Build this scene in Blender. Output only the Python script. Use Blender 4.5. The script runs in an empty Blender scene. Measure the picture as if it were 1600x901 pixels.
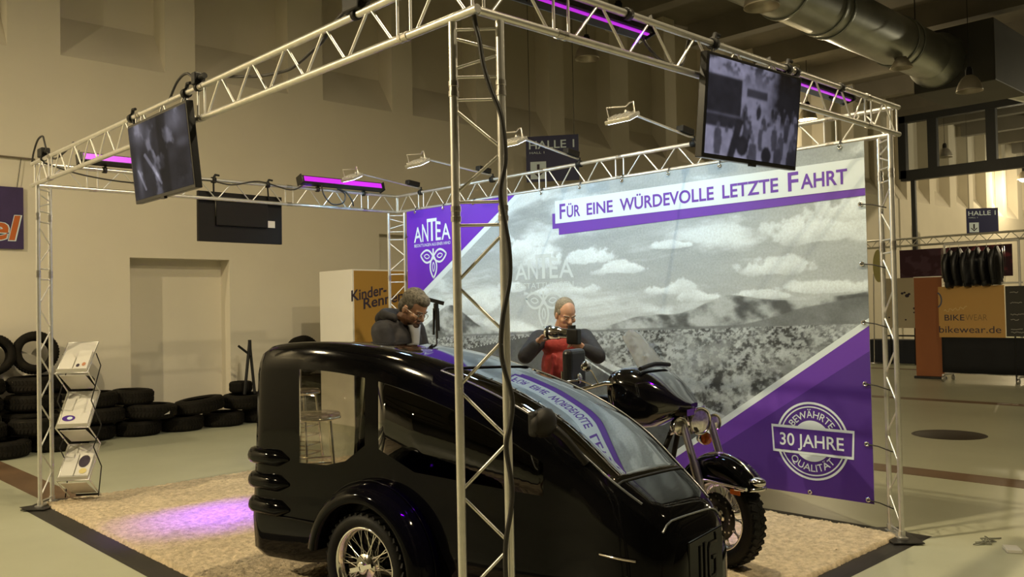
import bpy, bmesh, math, random
import numpy as np
from mathutils import Vector, Matrix, noise as mnoise

random.seed(7); np.random.seed(7)
SC = bpy.context.scene
COL = SC.collection
PI = math.pi
R = math.radians

# ------------------------------------------------------------------ camera, exposure, world, lamps' strength
CAM_POS = Vector((-2.1854, -2.4735, 1.6092))
CAM_F = Vector((0.68934, 0.72408, 0.02250)).normalized()
CAM_R = Vector((0.72448, -0.68900, -0.02010)).normalized()
CAM_U = CAM_R.cross(CAM_F).normalized()
FPX = 1361.7
cam = bpy.data.cameras.new('camera'); cam.sensor_width = 36; cam.sensor_fit = 'HORIZONTAL'
cam.lens = FPX / 1600 * 36; cam.clip_start = 0.05; cam.clip_end = 200
camo = bpy.data.objects.new('camera', cam); COL.objects.link(camo)
M = Matrix((CAM_R, CAM_U, -CAM_F)).transposed().to_4x4(); M.translation = CAM_POS
camo.matrix_world = M
SC.camera = camo
SC.view_settings.view_transform = 'Standard'; SC.view_settings.look = 'None'
SC.view_settings.gamma = 1; SC.view_settings.use_curve_mapping = False
SC.view_settings.exposure = 0.07
w = bpy.data.worlds.new('world'); SC.world = w; w.use_nodes = True
w.node_tree.nodes['Background'].inputs[0].default_value = (0.8, 0.75, 0.6, 1)
w.node_tree.nodes['Background'].inputs[1].default_value = 0.0
WARM = (1.0, 0.83, 0.52)
COOL = (0.36, 0.72, 1.0)
PURPLE = (0.20, 0.0, 1.0)
E_HALL = 2800.0      # one burning hall lamp (W)
E_FLOOD = 7.5       # one banner floodlight (W)
E_BAR = 9.0         # one violet LED bar (W)
# burning / dark hall lamps on their 9.2 x 4.2 m grid: x, y, burning strength
LAMPS = [(-7.2, 5.1, 0.72), (1.9, 0.9, 0.26), (1.9, 5.1, 0.03), (-7.2, 9.0, 0.35), (11.0, -3.3, 0.06), (1.9, -3.3, 0.27),  # last three here: unseen lamps added to brighten wall, floor and carpet
         (11.05, 9.1, 0), (9.04, 4.0, 0, 5.85), (16.9, 3.87, 0, 5.85), (29.99, 9.1, 0), (20.15, 9.1, 0.07), (38.7, 9.1, 0.10), (10.03, 7.43, 0),
         (29.9, 0.9, 0.4), (38.7, 0.9, 0.4)]
LAMP_Z = 6.6

def at(px, py, ax, val):
    """world point where the sight line of a photo pixel meets the plane axis = val"""
    d = CAM_F + CAM_R * ((px - 800) / FPX) - CAM_U * ((py - 450.5) / FPX)
    return CAM_POS + d * ((val - CAM_POS[ax]) / d[ax])

# ------------------------------------------------------------------ mesh helper
class MB:
    def __init__(s): s.v = []; s.f = []; s.m = []; s.sm = []
    def add(s, vs, fs, mi=0, smooth=False):
        b = len(s.v)
        s.v += [tuple(x) for x in vs]
        for f in fs: s.f.append([i + b for i in f]); s.m.append(mi); s.sm.append(smooth)
        return s
    def box(s, c, d, rot=None, mi=0):
        c = Vector(c); h = [x / 2 for x in d]
        vs = [Vector((sx * h[0], sy * h[1], sz * h[2])) for sx in (-1, 1) for sy in (-1, 1) for sz in (-1, 1)]
        if rot is not None:
            if not isinstance(rot, Matrix): rot = Matrix.Rotation(rot, 3, 'Z')
            vs = [rot @ v for v in vs]
        return s.add([c + v for v in vs], [(0, 1, 3, 2), (4, 6, 7, 5), (0, 4, 5, 1), (2, 3, 7, 6), (0, 2, 6, 4), (1, 5, 7, 3)], mi)
    def bar(s, p0, p1, r, n=8, r2=None, mi=0, caps=True):
        p0 = Vector(p0); p1 = Vector(p1); d = (p1 - p0); r2 = r if r2 is None else r2
        if d.length < 1e-7: return s
        q = d.to_track_quat('Z', 'Y')
        vs = []
        for p, rr in ((p0, r), (p1, r2)):
            for i in range(n):
                a = 2 * PI * i / n
                vs.append(p + q @ Vector((rr * math.cos(a), rr * math.sin(a), 0)))
        s.add(vs, [(i, (i + 1) % n, n + (i + 1) % n, n + i) for i in range(n)], mi, True)
        if caps: s.add(vs, [tuple(range(n))[::-1], tuple(range(n, 2 * n))], mi)
        return s
    def tube(s, pts, r, n=6, closed=False, mi=0):
        pts = [Vector(p) for p in pts]; N = len(pts); vs = []
        up = None
        for i, p in enumerate(pts):
            a = pts[i - 1] if (i > 0 or closed) else p
            b = pts[(i + 1) % N] if (i < N - 1 or closed) else p
            t = (b - a).normalized()
            if up is None:
                up = t.orthogonal().normalized()
            else:
                up = (up - t * up.dot(t))
                up = up.normalized() if up.length > 1e-6 else t.orthogonal().normalized()
            w2 = t.cross(up)
            rr = r[i] if isinstance(r, (list, tuple)) else r
            for k in range(n):
                a2 = 2 * PI * k / n
                vs.append(p + (up * math.cos(a2) + w2 * math.sin(a2)) * rr)
        fs = []
        for i in range(N if closed else N - 1):
            j = (i + 1) % N
            for k in range(n):
                k2 = (k + 1) % n
                fs.append((i * n + k, i * n + k2, j * n + k2, j * n + k))
        s.add(vs, fs, mi, True)
        if not closed: s.add(vs, [tuple(range(n))[::-1], tuple(range((N - 1) * n, N * n))], mi)
        return s
    def lathe(s, prof, o=(0, 0, 0), ax=(0, 0, 1), n=24, a0=0.0, a1=2 * PI, closed=False, mi=0, smooth=True):
        o = Vector(o); q = Vector(ax).to_track_quat('Z', 'Y'); full = abs(a1 - a0 - 2 * PI) < 1e-6
        m = n if full else n + 1; P = len(prof); vs = []
        for i in range(m):
            a = a0 + (a1 - a0) * i / n
            for r_, h_ in prof: vs.append(o + q @ Vector((r_ * math.cos(a), r_ * math.sin(a), h_)))
        fs = []
        for i in range(n):
            j = (i + 1) % m
            for k in range(P if closed else P - 1):
                k2 = (k + 1) % P
                fs.append((i * P + k, j * P + k, j * P + k2, i * P + k2))
        s.add(vs, fs, mi, smooth)
        if not full and closed: s.add(vs, [tuple(range(P)), tuple(range((m - 1) * P, m * P))[::-1]], mi)
        return s
    def loft(s, rings, cap=True, closed=True, mi=0, smooth=True):
        n = len(rings[0]); vs = [p for r_ in rings for p in r_]; fs = []
        for i in range(len(rings) - 1):
            for k in range(n if closed else n - 1):
                k2 = (k + 1) % n
                fs.append((i * n + k, i * n + k2, (i + 1) * n + k2, (i + 1) * n + k))
        s.add(vs, fs, mi, smooth)
        if cap: s.add(vs, [tuple(range(n))[::-1], tuple(range((len(rings) - 1) * n, len(rings) * n))], mi)
        return s
    def ell(s, c, r, rot=None, nu=16, nv=10, mi=0):
        c = Vector(c); r = (r, r, r) if not hasattr(r, '__len__') else r
        vs = []
        for j in range(nv + 1):
            t = PI * j / nv
            for i in range(nu):
                a = 2 * PI * i / nu
                v = Vector((r[0] * math.sin(t) * math.cos(a), r[1] * math.sin(t) * math.sin(a), r[2] * math.cos(t)))
                if rot is not None: v = rot @ v
                vs.append(c + v)
        return s.add(vs, [(j * nu + i, (j + 1) * nu + i, (j + 1) * nu + (i + 1) % nu, j * nu + (i + 1) % nu) for j in range(nv) for i in range(nu)], mi, True)
    def cap(s, p0, p1, r0, r1=None, n=12, mi=0):
        """tapered capsule"""
        p0 = Vector(p0); p1 = Vector(p1); r1 = r0 if r1 is None else r1
        d = p1 - p0; q = d.to_track_quat('Z', 'Y') if d.length > 1e-6 else Matrix.Identity(3).to_quaternion()
        prof = [(r0 * math.cos(a), -0 + r0 * math.sin(a)) for a in [R(x) for x in (-90, -60, -30, 0)]]
        L = d.length
        prof += [(r1 * math.cos(a), L + r1 * math.sin(a)) for a in [R(x) for x in (0, 30, 60, 90)]]
        prof[0] = (1e-4, prof[0][1]); prof[-1] = (1e-4, prof[-1][1])
        return s.lathe(prof, p0, (q @ Vector((0, 0, 1))), n, mi=mi)
    def prism(s, poly, o, ux, uy, depth, mi=0):
        o = Vector(o); ux = Vector(ux); uy = Vector(uy); w2 = ux.cross(uy).normalized() * depth
        a = [o + ux * x + uy * y for x, y in poly]; b = [p + w2 for p in a]; n = len(a)
        s.add(a + b, [tuple(range(n))[::-1], tuple(range(n, 2 * n))] + [(i, (i + 1) % n, n + (i + 1) % n, n + i) for i in range(n)], mi)
        return s
    def flat(s, poly, o, ux, uy, mi=0):
        o = Vector(o); ux = Vector(ux); uy = Vector(uy)
        return s.add([o + ux * x + uy * y for x, y in poly], [tuple(range(len(poly)))], mi)
    def stroke(s, pts, wd, o, ux, uy, closed=False, mi=0):
        """flat ribbon of width wd along a 2-D polyline"""
        o = Vector(o); ux = Vector(ux); uy = Vector(uy); N = len(pts); vs = []
        for i in range(N):
            a = Vector(pts[i - 1] if (i > 0 or closed) else pts[i]); b = Vector(pts[(i + 1) % N] if (i < N - 1 or closed) else pts[i])
            t = (b - a).normalized(); nrm = Vector((-t.y, t.x)); p = Vector(pts[i])
            for sg in (1, -1):
                q = p + nrm * (wd / 2 * sg); vs.append(o + ux * q.x + uy * q.y)
        s.add(vs, [(2 * i, 2 * i + 1, 2 * ((i + 1) % N) + 1, 2 * ((i + 1) % N)) for i in range(N if closed else N - 1)], mi)
        return s
    def text(s, body, o, ux, uy, width, cap, mi=0, bold=0.0, fn=None):
        """lettering: cap height `cap`, stretched to `width`; fn(x, y) may bend it"""
        vs, fs, W_, H_ = glyphs(body, bold)
        o = Vector(o); ux = Vector(ux); uy = Vector(uy); kx = width / W_; ky = cap / H_; out = []
        for x, y in vs:
            x *= kx; y *= ky
            if fn: x, y = fn(x, y)
            out.append(o + ux * x + uy * y)
        return s.add(out, fs, mi)
    def build(s, name, mats, parent=None, loc=None, bevel=0.0, seg=2, subsurf=0):
        """ONE mesh object. Coordinates are world ones, or the parent's own when the parent was made local."""
        me = bpy.data.meshes.new(name)
        off = Vector((0, 0, 0))
        if parent is not None: off = ORG.get(parent.name, off)
        elif loc is not None: off = Vector(loc)
        me.from_pydata([Vector(v) - off for v in s.v], [], s.f)
        if not isinstance(mats, (list, tuple)): mats = [mats]
        for m_ in mats: me.materials.append(m_)
        me.polygons.foreach_set('material_index', s.m); me.polygons.foreach_set('use_smooth', s.sm)
        me.update()
        o = bpy.data.objects.new(name, me); COL.objects.link(o)
        if parent is not None: o.parent = parent; ORG[o.name] = off
        else: o.location = off; ORG[o.name] = off
        if bevel:
            md = o.modifiers.new('bevel', 'BEVEL'); md.width = bevel; md.segments = seg; md.limit_method = 'ANGLE'; md.angle_limit = R(40)
        if subsurf:
            md = o.modifiers.new('sub', 'SUBSURF'); md.levels = subsurf; md.render_levels = subsurf
        return o
ORG = {}
_G = {}
def glyphs(body, bold=0.0):
    k = (body, bold)
    if k in _G: return _G[k]
    def raw(t):
        cu = bpy.data.curves.new('lettering', 'FONT'); cu.body = t; cu.size = 1; cu.offset = bold; cu.resolution_u = 4
        ob = bpy.data.objects.new('lettering', cu); COL.objects.link(ob)
        me = bpy.data.meshes.new_from_object(ob.evaluated_get(bpy.context.evaluated_depsgraph_get()))
        v = [(p.co.x, p.co.y) for p in me.vertices]; f = [tuple(p.vertices) for p in me.polygons]
        bpy.data.objects.remove(ob); bpy.data.curves.remove(cu); bpy.data.meshes.remove(me)
        return v, f
    v, f = raw(body); hv, _ = raw('H')
    x0 = min(p[0] for p in v); W_ = max(p[0] for p in v) - x0
    y0 = min(p[1] for p in hv); H_ = max(p[1] for p in hv) - y0
    _G[k] = ([(x - x0, y - y0) for x, y in v], f, W_, H_)
    return _G[k]

def tag(o, label=None, cat=None, group=None, kind=None):
    if label: o['label'] = label
    if cat: o['category'] = cat
    if group: o['group'] = group
    if kind: o['kind'] = kind
    return o
def thing(name, label, cat, loc=(0, 0, 0), rz=0.0, group=None, local=False):
    o = bpy.data.objects.new(name, None); o.empty_display_size = 0.1; COL.objects.link(o)
    o.location = loc; o.rotation_euler = (0, 0, rz)
    ORG[o.name] = Vector((0, 0, 0)) if (local or rz) else Vector(loc)
    return tag(o, label, cat, group)
def copy_tree(o, parent=None):
    c = o.copy(); COL.objects.link(c); ORG[c.name] = ORG.get(o.name, Vector((0, 0, 0))).copy()
    if parent is not None: c.parent = parent
    for ch in list(o.children): copy_tree(ch, c)
    return c
def light(name, kind, loc, energy, color, parent=None, **kw):
    l = bpy.data.lights.new(name, kind); l.energy = energy; l.color = color
    for k, v in kw.items(): setattr(l, k, v)
    o = bpy.data.objects.new(name, l); COL.objects.link(o)
    o.location = Vector(loc) - (ORG.get(parent.name, Vector()) if parent else Vector())
    if parent: o.parent = parent
    return o
def aim(o, src, dst):
    o.rotation_euler = (Vector(dst) - Vector(src)).to_track_quat('-Z', 'Y').to_euler()

# ------------------------------------------------------------------ materials
def mat(name, col, rough=0.5, metal=0.0, spec=0.5, coat=0.0, emit=None, estr=1.0, noise=0.0, nscale=10.0, bump=0.0, bscale=60.0):
    m = bpy.data.materials.new(name); m.use_nodes = True; nt = m.node_tree; b = nt.nodes['Principled BSDF']
    b.inputs['Base Color'].default_value = (*col, 1); b.inputs['Roughness'].default_value = rough
    b.inputs['Metallic'].default_value = metal; b.inputs['Specular IOR Level'].default_value = spec
    b.inputs['Coat Weight'].default_value = coat; b.inputs['Coat Roughness'].default_value = 0.03
    if emit is not None:
        b.inputs['Emission Color'].default_value = (*emit, 1); b.inputs['Emission Strength'].default_value = estr
    if noise or bump:
        tc = nt.nodes.new('ShaderNodeTexCoord')
    if noise:
        n = nt.nodes.new('ShaderNodeTexNoise'); n.inputs['Scale'].default_value = nscale; n.inputs['Detail'].default_value = 6
        nt.links.new(tc.outputs['Object'], n.inputs['Vector'])
        r = nt.nodes.new('ShaderNodeValToRGB')
        r.color_ramp.elements[0].position = 0.3; r.color_ramp.elements[1].position = 0.7
        r.color_ramp.elements[0].color = (*[c * (1 - noise) for c in col], 1); r.color_ramp.elements[1].color = (*[min(1, c * (1 + noise)) for c in col], 1)
        nt.links.new(n.outputs['Fac'], r.inputs['Fac']); nt.links.new(r.outputs['Color'], b.inputs['Base Color'])
    if bump:
        n2 = nt.nodes.new('ShaderNodeTexNoise'); n2.inputs['Scale'].default_value = bscale; n2.inputs['Detail'].default_value = 4
        nt.links.new(tc.outputs['Object'], n2.inputs['Vector'])
        bp = nt.nodes.new('ShaderNodeBump'); bp.inputs['Strength'].default_value = bump; bp.inputs['Distance'].default_value = 0.01
        nt.links.new(n2.outputs['Fac'], bp.inputs['Height']); nt.links.new(bp.outputs['Normal'], b.inputs['Normal'])
    return m
def glass(name, tint, ior=1.5, rough=0.02, frost=0.0):
    m = bpy.data.materials.new(name); m.use_nodes = True; nt = m.node_tree
    for n in list(nt.nodes): nt.nodes.remove(n)
    o = nt.nodes.new('ShaderNodeOutputMaterial'); mx = nt.nodes.new('ShaderNodeMixShader')
    t = nt.nodes.new('ShaderNodeBsdfTransparent'); t.inputs[0].default_value = (*tint, 1)
    g = nt.nodes.new('ShaderNodeBsdfGlossy'); g.inputs['Roughness'].default_value = rough
    fr = nt.nodes.new('ShaderNodeFresnel')
    ge = nt.nodes.new('ShaderNodeNewGeometry'); ir = nt.nodes.new('ShaderNodeMapRange')   # a thin sheet mirrors alike from both faces
    ir.inputs['To Min'].default_value = ior; ir.inputs['To Max'].default_value = 1 / ior
    nt.links.new(ge.outputs['Backfacing'], ir.inputs['Value']); nt.links.new(ir.outputs['Result'], fr.inputs['IOR'])
    base = t.outputs[0]
    if frost:
        m2 = nt.nodes.new('ShaderNodeMixShader'); m2.inputs[0].default_value = frost; df = nt.nodes.new('ShaderNodeBsdfDiffuse'); df.inputs[0].default_value = (0.85, 0.87, 0.9, 1)
        tr = nt.nodes.new('ShaderNodeBsdfTranslucent'); tr.inputs[0].default_value = (0.85, 0.87, 0.9, 1); m3 = nt.nodes.new('ShaderNodeMixShader')
        nt.links.new(df.outputs[0], m3.inputs[1]); nt.links.new(tr.outputs[0], m3.inputs[2]); nt.links.new(t.outputs[0], m2.inputs[1]); nt.links.new(m3.outputs[0], m2.inputs[2]); base = m2.outputs[0]
    nt.links.new(fr.outputs[0], mx.inputs[0]); nt.links.new(base, mx.inputs[1]); nt.links.new(g.outputs[0], mx.inputs[2])
    nt.links.new(mx.outputs[0], o.inputs[0]); return m
def paintmat(name, rough=0.6, emit=0.0, grain=0.0, gscale=60.0, spec=0.3):
    """print or screen whose picture is stored in the mesh as a colour attribute"""
    m = bpy.data.materials.new(name); m.use_nodes = True; nt = m.node_tree; b = nt.nodes['Principled BSDF']
    a = nt.nodes.new('ShaderNodeVertexColor'); a.layer_name = 'picture'
    src = a.outputs['Color']
    if grain:
        tc = nt.nodes.new('ShaderNodeTexCoord'); n = nt.nodes.new('ShaderNodeTexNoise'); n.inputs['Scale'].default_value = gscale; n.inputs['Detail'].default_value = 5; n.inputs['Roughness'].default_value = 0.75
        nt.links.new(tc.outputs['Object'], n.inputs['Vector'])
        mr = nt.nodes.new('ShaderNodeMapRange'); mr.inputs['From Min'].default_value = 0.3; mr.inputs['From Max'].default_value = 0.7
        mr.inputs['To Min'].default_value = 1 - grain; mr.inputs['To Max'].default_value = 1 + grain
        nt.links.new(n.outputs['Fac'], mr.inputs['Value'])
        mx = nt.nodes.new('ShaderNodeMix'); mx.data_type = 'RGBA'; mx.blend_type = 'MULTIPLY'
        mx.inputs['Factor'].default_value = 1.0
        nt.links.new(src, mx.inputs['A']); nt.links.new(mr.outputs['Result'], mx.inputs['B']); src = mx.outputs['Result']
    b.inputs['Roughness'].default_value = rough; b.inputs['Specular IOR Level'].default_value = spec
    if emit:
        b.inputs['Base Color'].default_value = (0.01, 0.01, 0.012, 1)
        nt.links.new(src, b.inputs['Emission Color']); b.inputs['Emission Strength'].default_value = emit
    else: nt.links.new(src, b.inputs['Base Color'])
    return m
def lin(r, g, b): return tuple(((c / 255) / 12.92 if c / 255 <= 0.04045 else ((c / 255 + 0.055) / 1.055) ** 2.4) for c in (r, g, b))

MT = {}
MT['wall'] = mat('wall_paint', (0.66, 0.61, 0.50), 0.85, noise=0.04, nscale=0.8)
MT['ceil'] = mat('ceiling_concrete', (0.21, 0.19, 0.155), 0.9, noise=0.1, nscale=1.5)
MT['alu'] = mat('truss_aluminium', (0.72, 0.71, 0.68), 0.34, 0.85, noise=0.06, nscale=25)
MT['alu2'] = mat('aluminium_brace', (0.75, 0.74, 0.71), 0.38, 0.8)
MT['black'] = mat('matt_black', (0.007, 0.0065, 0.006), 0.55, spec=0.3)
MT['blackmetal'] = mat('black_steel', (0.02, 0.019, 0.018), 0.4, 0.3)
MT['rubber'] = mat('tyre_rubber', (0.009, 0.0075, 0.005), 0.8, spec=0.15, noise=0.3, nscale=8, bump=0.3)
MT['tyre'] = mat('road_tyre_rubber', (0.005, 0.005, 0.005), 0.6, spec=0.25, bump=0.2)
MT['paint'] = mat('black_gloss_paint', (0.002, 0.002, 0.0025), 0.06, 0.0, 0.12, 0.0)
MT['paint2'] = mat('black_gloss_lacquer', (0.003, 0.003, 0.004), 0.09, 0.0, 0.7, 0.6)
MT['chrome'] = mat('chrome', (0.8, 0.79, 0.77), 0.09, 1.0)
MT['steel'] = mat('brushed_steel', (0.6, 0.58, 0.55), 0.3, 1.0)
MT['cable'] = mat('cable_rubber', (0.016, 0.014, 0.013), 0.5)
MT['white'] = mat('white_plastic', (0.75, 0.73, 0.68), 0.5)
MT['paper'] = mat('printed_paper', (0.62, 0.60, 0.55), 0.6)
MT['inkdark'] = mat('dark_ink', (0.03, 0.02, 0.04), 0.6)
MT['purple'] = mat('violet_print', (0.115, 0.010, 0.48), 0.55)
MT['purple_l'] = mat('light_violet_print', (0.115, 0.028, 0.40), 0.55)
MT['purple_d'] = mat('dark_violet_print', (0.055, 0.010, 0.24), 0.55)
MT['pwhite'] = mat('flood_tinted_white', (0.63, 0.74, 0.82), 0.55)  # white print; its blue cast stands in for the cool flood light
MT['ghost'] = mat('flood_tinted_pale', (0.56, 0.66, 0.73), 0.55)  # same cool flood tint put into the colour
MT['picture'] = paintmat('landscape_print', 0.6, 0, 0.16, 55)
MT['amber'] = mat('amber_lens', (0.6, 0.13, 0.01), 0.25)

# ------------------------------------------------------------------ the hall
WY = 10.1; CZ = 8.6
def wave_floor():
    m = bpy.data.materials.new('polished_screed'); m.use_nodes = True; nt = m.node_tree; b = nt.nodes['Principled BSDF']
    tc = nt.nodes.new('ShaderNodeTexCoord')
    n = nt.nodes.new('ShaderNodeTexNoise'); n.inputs['Scale'].default_value = 0.35; n.inputs['Detail'].default_value = 8; n.inputs['Roughness'].default_value = 0.6
    nt.links.new(tc.outputs['Object'], n.inputs['Vector'])
    r = nt.nodes.new('ShaderNodeValToRGB'); r.color_ramp.elements[0].position = 0.3; r.color_ramp.elements[1].position = 0.72
    r.color_ramp.elements[0].color = (0.345, 0.35, 0.25, 1); r.color_ramp.elements[1].color = (0.48, 0.485, 0.36, 1)
    nt.links.new(n.outputs['Fac'], r.inputs['Fac']); nt.links.new(r.outputs['Color'], b.inputs['Base Color'])
    b.inputs['Roughness'].default_value = 0.34; b.inputs['Specular IOR Level'].default_value = 0.35
    return m
MT['floor'] = wave_floor()
def struct(o): o['kind'] = 'structure'; return o
m = MB(); m.box((15, -2.95, -0.1), (62, 26.1, 0.2)); struct(m.build('floor', MT['floor'], loc=(0, 0, 0)))
# side wall with coffered window niches: sloped sills, piers between, two door niches
def long_wall():
    D = 0.40; ZS = 5.13; ZI = 5.77
    rec = []
    for k in range(-4, 11):
        x0 = 1.49 + 4.04 * k
        rec += [(x0, x0 + 1.41), (x0 + 1.86, x0 + 3.40)]
    niche = [(2.37, 3.85, 2.43, 0.30), (6.61, 8.8, 2.95, 0.12)]
    xs = sorted({-15.9, 45.9} | {v for r_ in rec for v in r_} | {v for n_ in niche for v in n_[:2]})
    xs = [x for x in xs if -15.9 <= x <= 45.9]
    m = MB(); q = lambda *p: m.add(p, [(0, 1, 2, 3)])
    for a, b in zip(xs, xs[1:]):
        c = (a + b) / 2
        rr = any(r_[0] < c < r_[1] for r_ in rec); nn = next((n_ for n_ in niche if n_[0] < c < n_[1]), None)
        z0 = 0
        if nn:
            z0 = nn[2]; y2 = WY + nn[3]
            q((a, y2, 0), (b, y2, 0), (b, y2, z0), (a, y2, z0)); q((a, WY, z0), (b, WY, z0), (b, y2, z0), (a, y2, z0))
        q((a, WY, z0), (b, WY, z0), (b, WY, ZS), (a, WY, ZS))
        if rr:
            q((a, WY, ZS), (b, WY, ZS), (b, WY + D, ZI), (a, WY + D, ZI)); q((a, WY + D, ZI), (b, WY + D, ZI), (b, WY + D, CZ), (a, WY + D, CZ))
        else: q((a, WY, ZS), (b, WY, ZS), (b, WY, CZ), (a, WY, CZ))
    for r_ in rec:
        for x in r_:
            if -15.9 < x < 45.9: q((x, WY, ZS), (x, WY + D, ZI), (x, WY + D, CZ), (x, WY, CZ))
    for n_ in niche:
        for x in n_[:2]: q((x, WY, 0), (x, WY + n_[3], 0), (x, WY + n_[3], n_[2]), (x, WY, n_[2]))
    return struct(m.build('wall_left', MT['wall'], loc=(0, WY, 0)))
long_wall()
MT['wall2'] = mat('darkened_unseen_wall', (0.10, 0.09, 0.075), 0.85, noise=0.05, nscale=0.7)  # unseen walls, darkened so the black sidecar mirrors less light
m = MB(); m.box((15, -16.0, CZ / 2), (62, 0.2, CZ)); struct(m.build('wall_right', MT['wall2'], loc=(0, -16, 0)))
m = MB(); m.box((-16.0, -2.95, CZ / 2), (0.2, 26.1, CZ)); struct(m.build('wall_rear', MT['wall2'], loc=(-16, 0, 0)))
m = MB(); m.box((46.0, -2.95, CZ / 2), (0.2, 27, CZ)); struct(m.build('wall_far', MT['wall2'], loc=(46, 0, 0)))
m = MB(); m.box((15, -2.7, CZ + 0.15), (62, 27.0, 0.3)); struct(m.build('ceiling', MT['ceil'], loc=(0, 0, CZ)))
nb = 0
for k in range(-5, 15):
    x = 0.9 + 3.07 * k; nb += 1
    m = MB(); prof = [(-0.22, 0), (-0.17, -0.55), (0.17, -0.55), (0.22, 0)]
    m.prism(prof, (x, WY - 0.002, CZ), (1, 0, 0), (0, 0, 1), 25.9)
    struct(m.build(f'trim_{nb}', MT['ceil'], loc=(x, 0, CZ)))
for y in (7.2, 3.0, -1.2, -5.4):
    nb += 1; m = MB(); m.box((15, y, CZ - 0.14), (61.7, 0.24, 0.28)); struct(m.build(f'trim_{nb}', MT['ceil'], loc=(0, y, CZ)))
# brown strips let into the floor every 6.1 m
MT['strip'] = mat('brown_floor_strip', (0.13, 0.075, 0.04), 0.45, noise=0.25, nscale=2)
for i, x in enumerate((0.26, 6.2, 12.36, 18.5)):
    nb += 1; m = MB(); m.box((x, -2.9, 0.0012), (0.30 if i != 1 else 0.36, 25.6, 0.0024)); struct(m.build(f'trim_{nb}', MT['strip'], loc=(x, 0, 0)))
m = MB(); m.lathe([(0.0001, 0.006), (0.36, 0.006), (0.365, 0.004), (0.38, 0.006), (0.40, 0.005), (0.41, 0.0)], (8.72, 1.5, 0.0005), n=48)
tag(m.build('manhole_cover', mat('dark_iron_cover', (0.03, 0.02, 0.012), 0.55, 0.3), loc=(8.72, 1.5, 0)), 'dark round manhole cover set in the floor right of the banner', 'manhole cover')
# dark framed glass partition far down the hall
PX = 28.5
MT['frame'] = mat('dark_window_frame', (0.012, 0.014, 0.016), 0.5)
m = MB()
m.box((PX, -3, 5.9), (0.25, 26, 0.36)); m.box((PX, -3, 7.85), (0.25, 26, 0.24))
m.box((PX, 9.93, 6.9), (0.25, 0.25, 2.2)); m.box((PX, 9.62, 3.0), (0.12, 0.14, 5.8))
for y in (8.93, 7.1, 4.4, 1.8, -0.8, -3.4, -6, -8.6, -11.2, -13.8): m.box((PX, y, 6.9), (0.22, 0.29, 2.2))
wf = struct(m.build('window_1', MT['frame'], loc=(PX, 0, 0)))
m = MB()
ys = [9.8, 9.08, 8.78, 7.25, 6.95, 4.55, 4.25, 1.95, 1.65, -0.65]
for i in range(0, 10, 2): m.box((PX, (ys[i] + ys[i + 1]) / 2, 6.9), (0.012, abs(ys[i] - ys[i + 1]), 1.66))
m.build('pane', glass('partition_glass', (0.72, 0.74, 0.76)), wf)
m = MB(); m.box((PX, -3, 8.28), (0.3, 26, 0.64)); struct(m.build('wall_partition', MT['ceil'], loc=(PX, 0, 8)))

# ------------------------------------------------------------------ hall lamps
MT['shade'] = mat('lamp_shade_aluminium', (0.55, 0.5, 0.42), 0.4, 0.6)
MT['bulb_on'] = mat('burning_bulb', (1, 0.9, 0.7), 0.4, emit=(1.0, 0.72, 0.34), estr=25)
MT['bulb_off'] = mat('frosted_bulb', (0.8, 0.78, 0.7), 0.4)
LLAB = {0: 'burning bell lamp far left of the stand, out of frame', 1: 'burning bell lamp straight above the front half of the stand, out of frame',
        2: 'burning bell lamp straight above the rear half of the stand, out of frame', 3: 'added burning bell lamp far left close to the coffered wall, out of frame',
        4: 'added burning bell lamp far right of the photographer, out of frame', 5: 'added burning bell lamp right of the photographer, out of frame',
        6: 'unlit bell lamp hanging in front of the coffered wall under the right front truss', 7: 'unlit bell lamp cut by the top edge, left of the big air duct',
        8: 'unlit bell lamp hanging below the end of the big air duct', 9: 'unlit bell lamp in front of the dark window frame at right',
        10: 'burning bell lamp right beside the crowd screen', 11: 'burning bell lamp far down the hall at the right picture edge', 12: 'unlit bell lamp peeping over the right front truss',
        13: 'burning bell lamp beyond the glass partition, out of frame', 14: 'burning bell lamp at the far end of the hall, out of frame'}
for i, (x, y, on, *lz) in enumerate(LAMPS):
    z = lz[0] if lz else LAMP_Z
    t = thing('pendant_lamp', LLAB[i], 'lamp', (x, y, z), group='bell lamps under the hall ceiling')
    m = MB()
    m.lathe([(0.255, z - 0.0), (0.25, z + 0.03), (0.235, z + 0.10), (0.20, z + 0.19), (0.15, z + 0.27), (0.085, z + 0.325), (0.08, z + 0.33), (0.075, z + 0.32), (0.14, z + 0.262), (0.19, z + 0.185), (0.225, z + 0.1), (0.243, z + 0.01)], (x, y, 0), n=32, closed=True)
    m.build('shade', MT['shade'], t)
    m = MB(); m.bar((x, y, z + 0.315), (x, y, z + 0.46), 0.07, 16); m.bar((x, y, z + 0.46), (x, y, z + 0.50), 0.05, 12); m.build('socket', MT['black'], t)
    m = MB(); m.bar((x, y, z + 0.5), (x, y, CZ - 0.005), 0.008, 6); m.build('suspension_rod', MT['blackmetal'], t)
    far = on and x > 15
    m = MB(); m.ell((x, y, z + 0.20), (0.06, 0.06, 0.05)) if not far else m.ell((x, y, z + 0.03), (0.21, 0.21, 0.15)); m.bar((x, y, z + 0.24), (x, y, z + 0.32), 0.03, 10); m.build('bulb', MT['bulb_on' if on else 'bulb_off'], t)
    if on: light('lamp_light', 'POINT', (x, y, z + 0.06 if not far else z - 0.18), E_HALL * on, WARM, t, shadow_soft_size=0.07)

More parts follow.
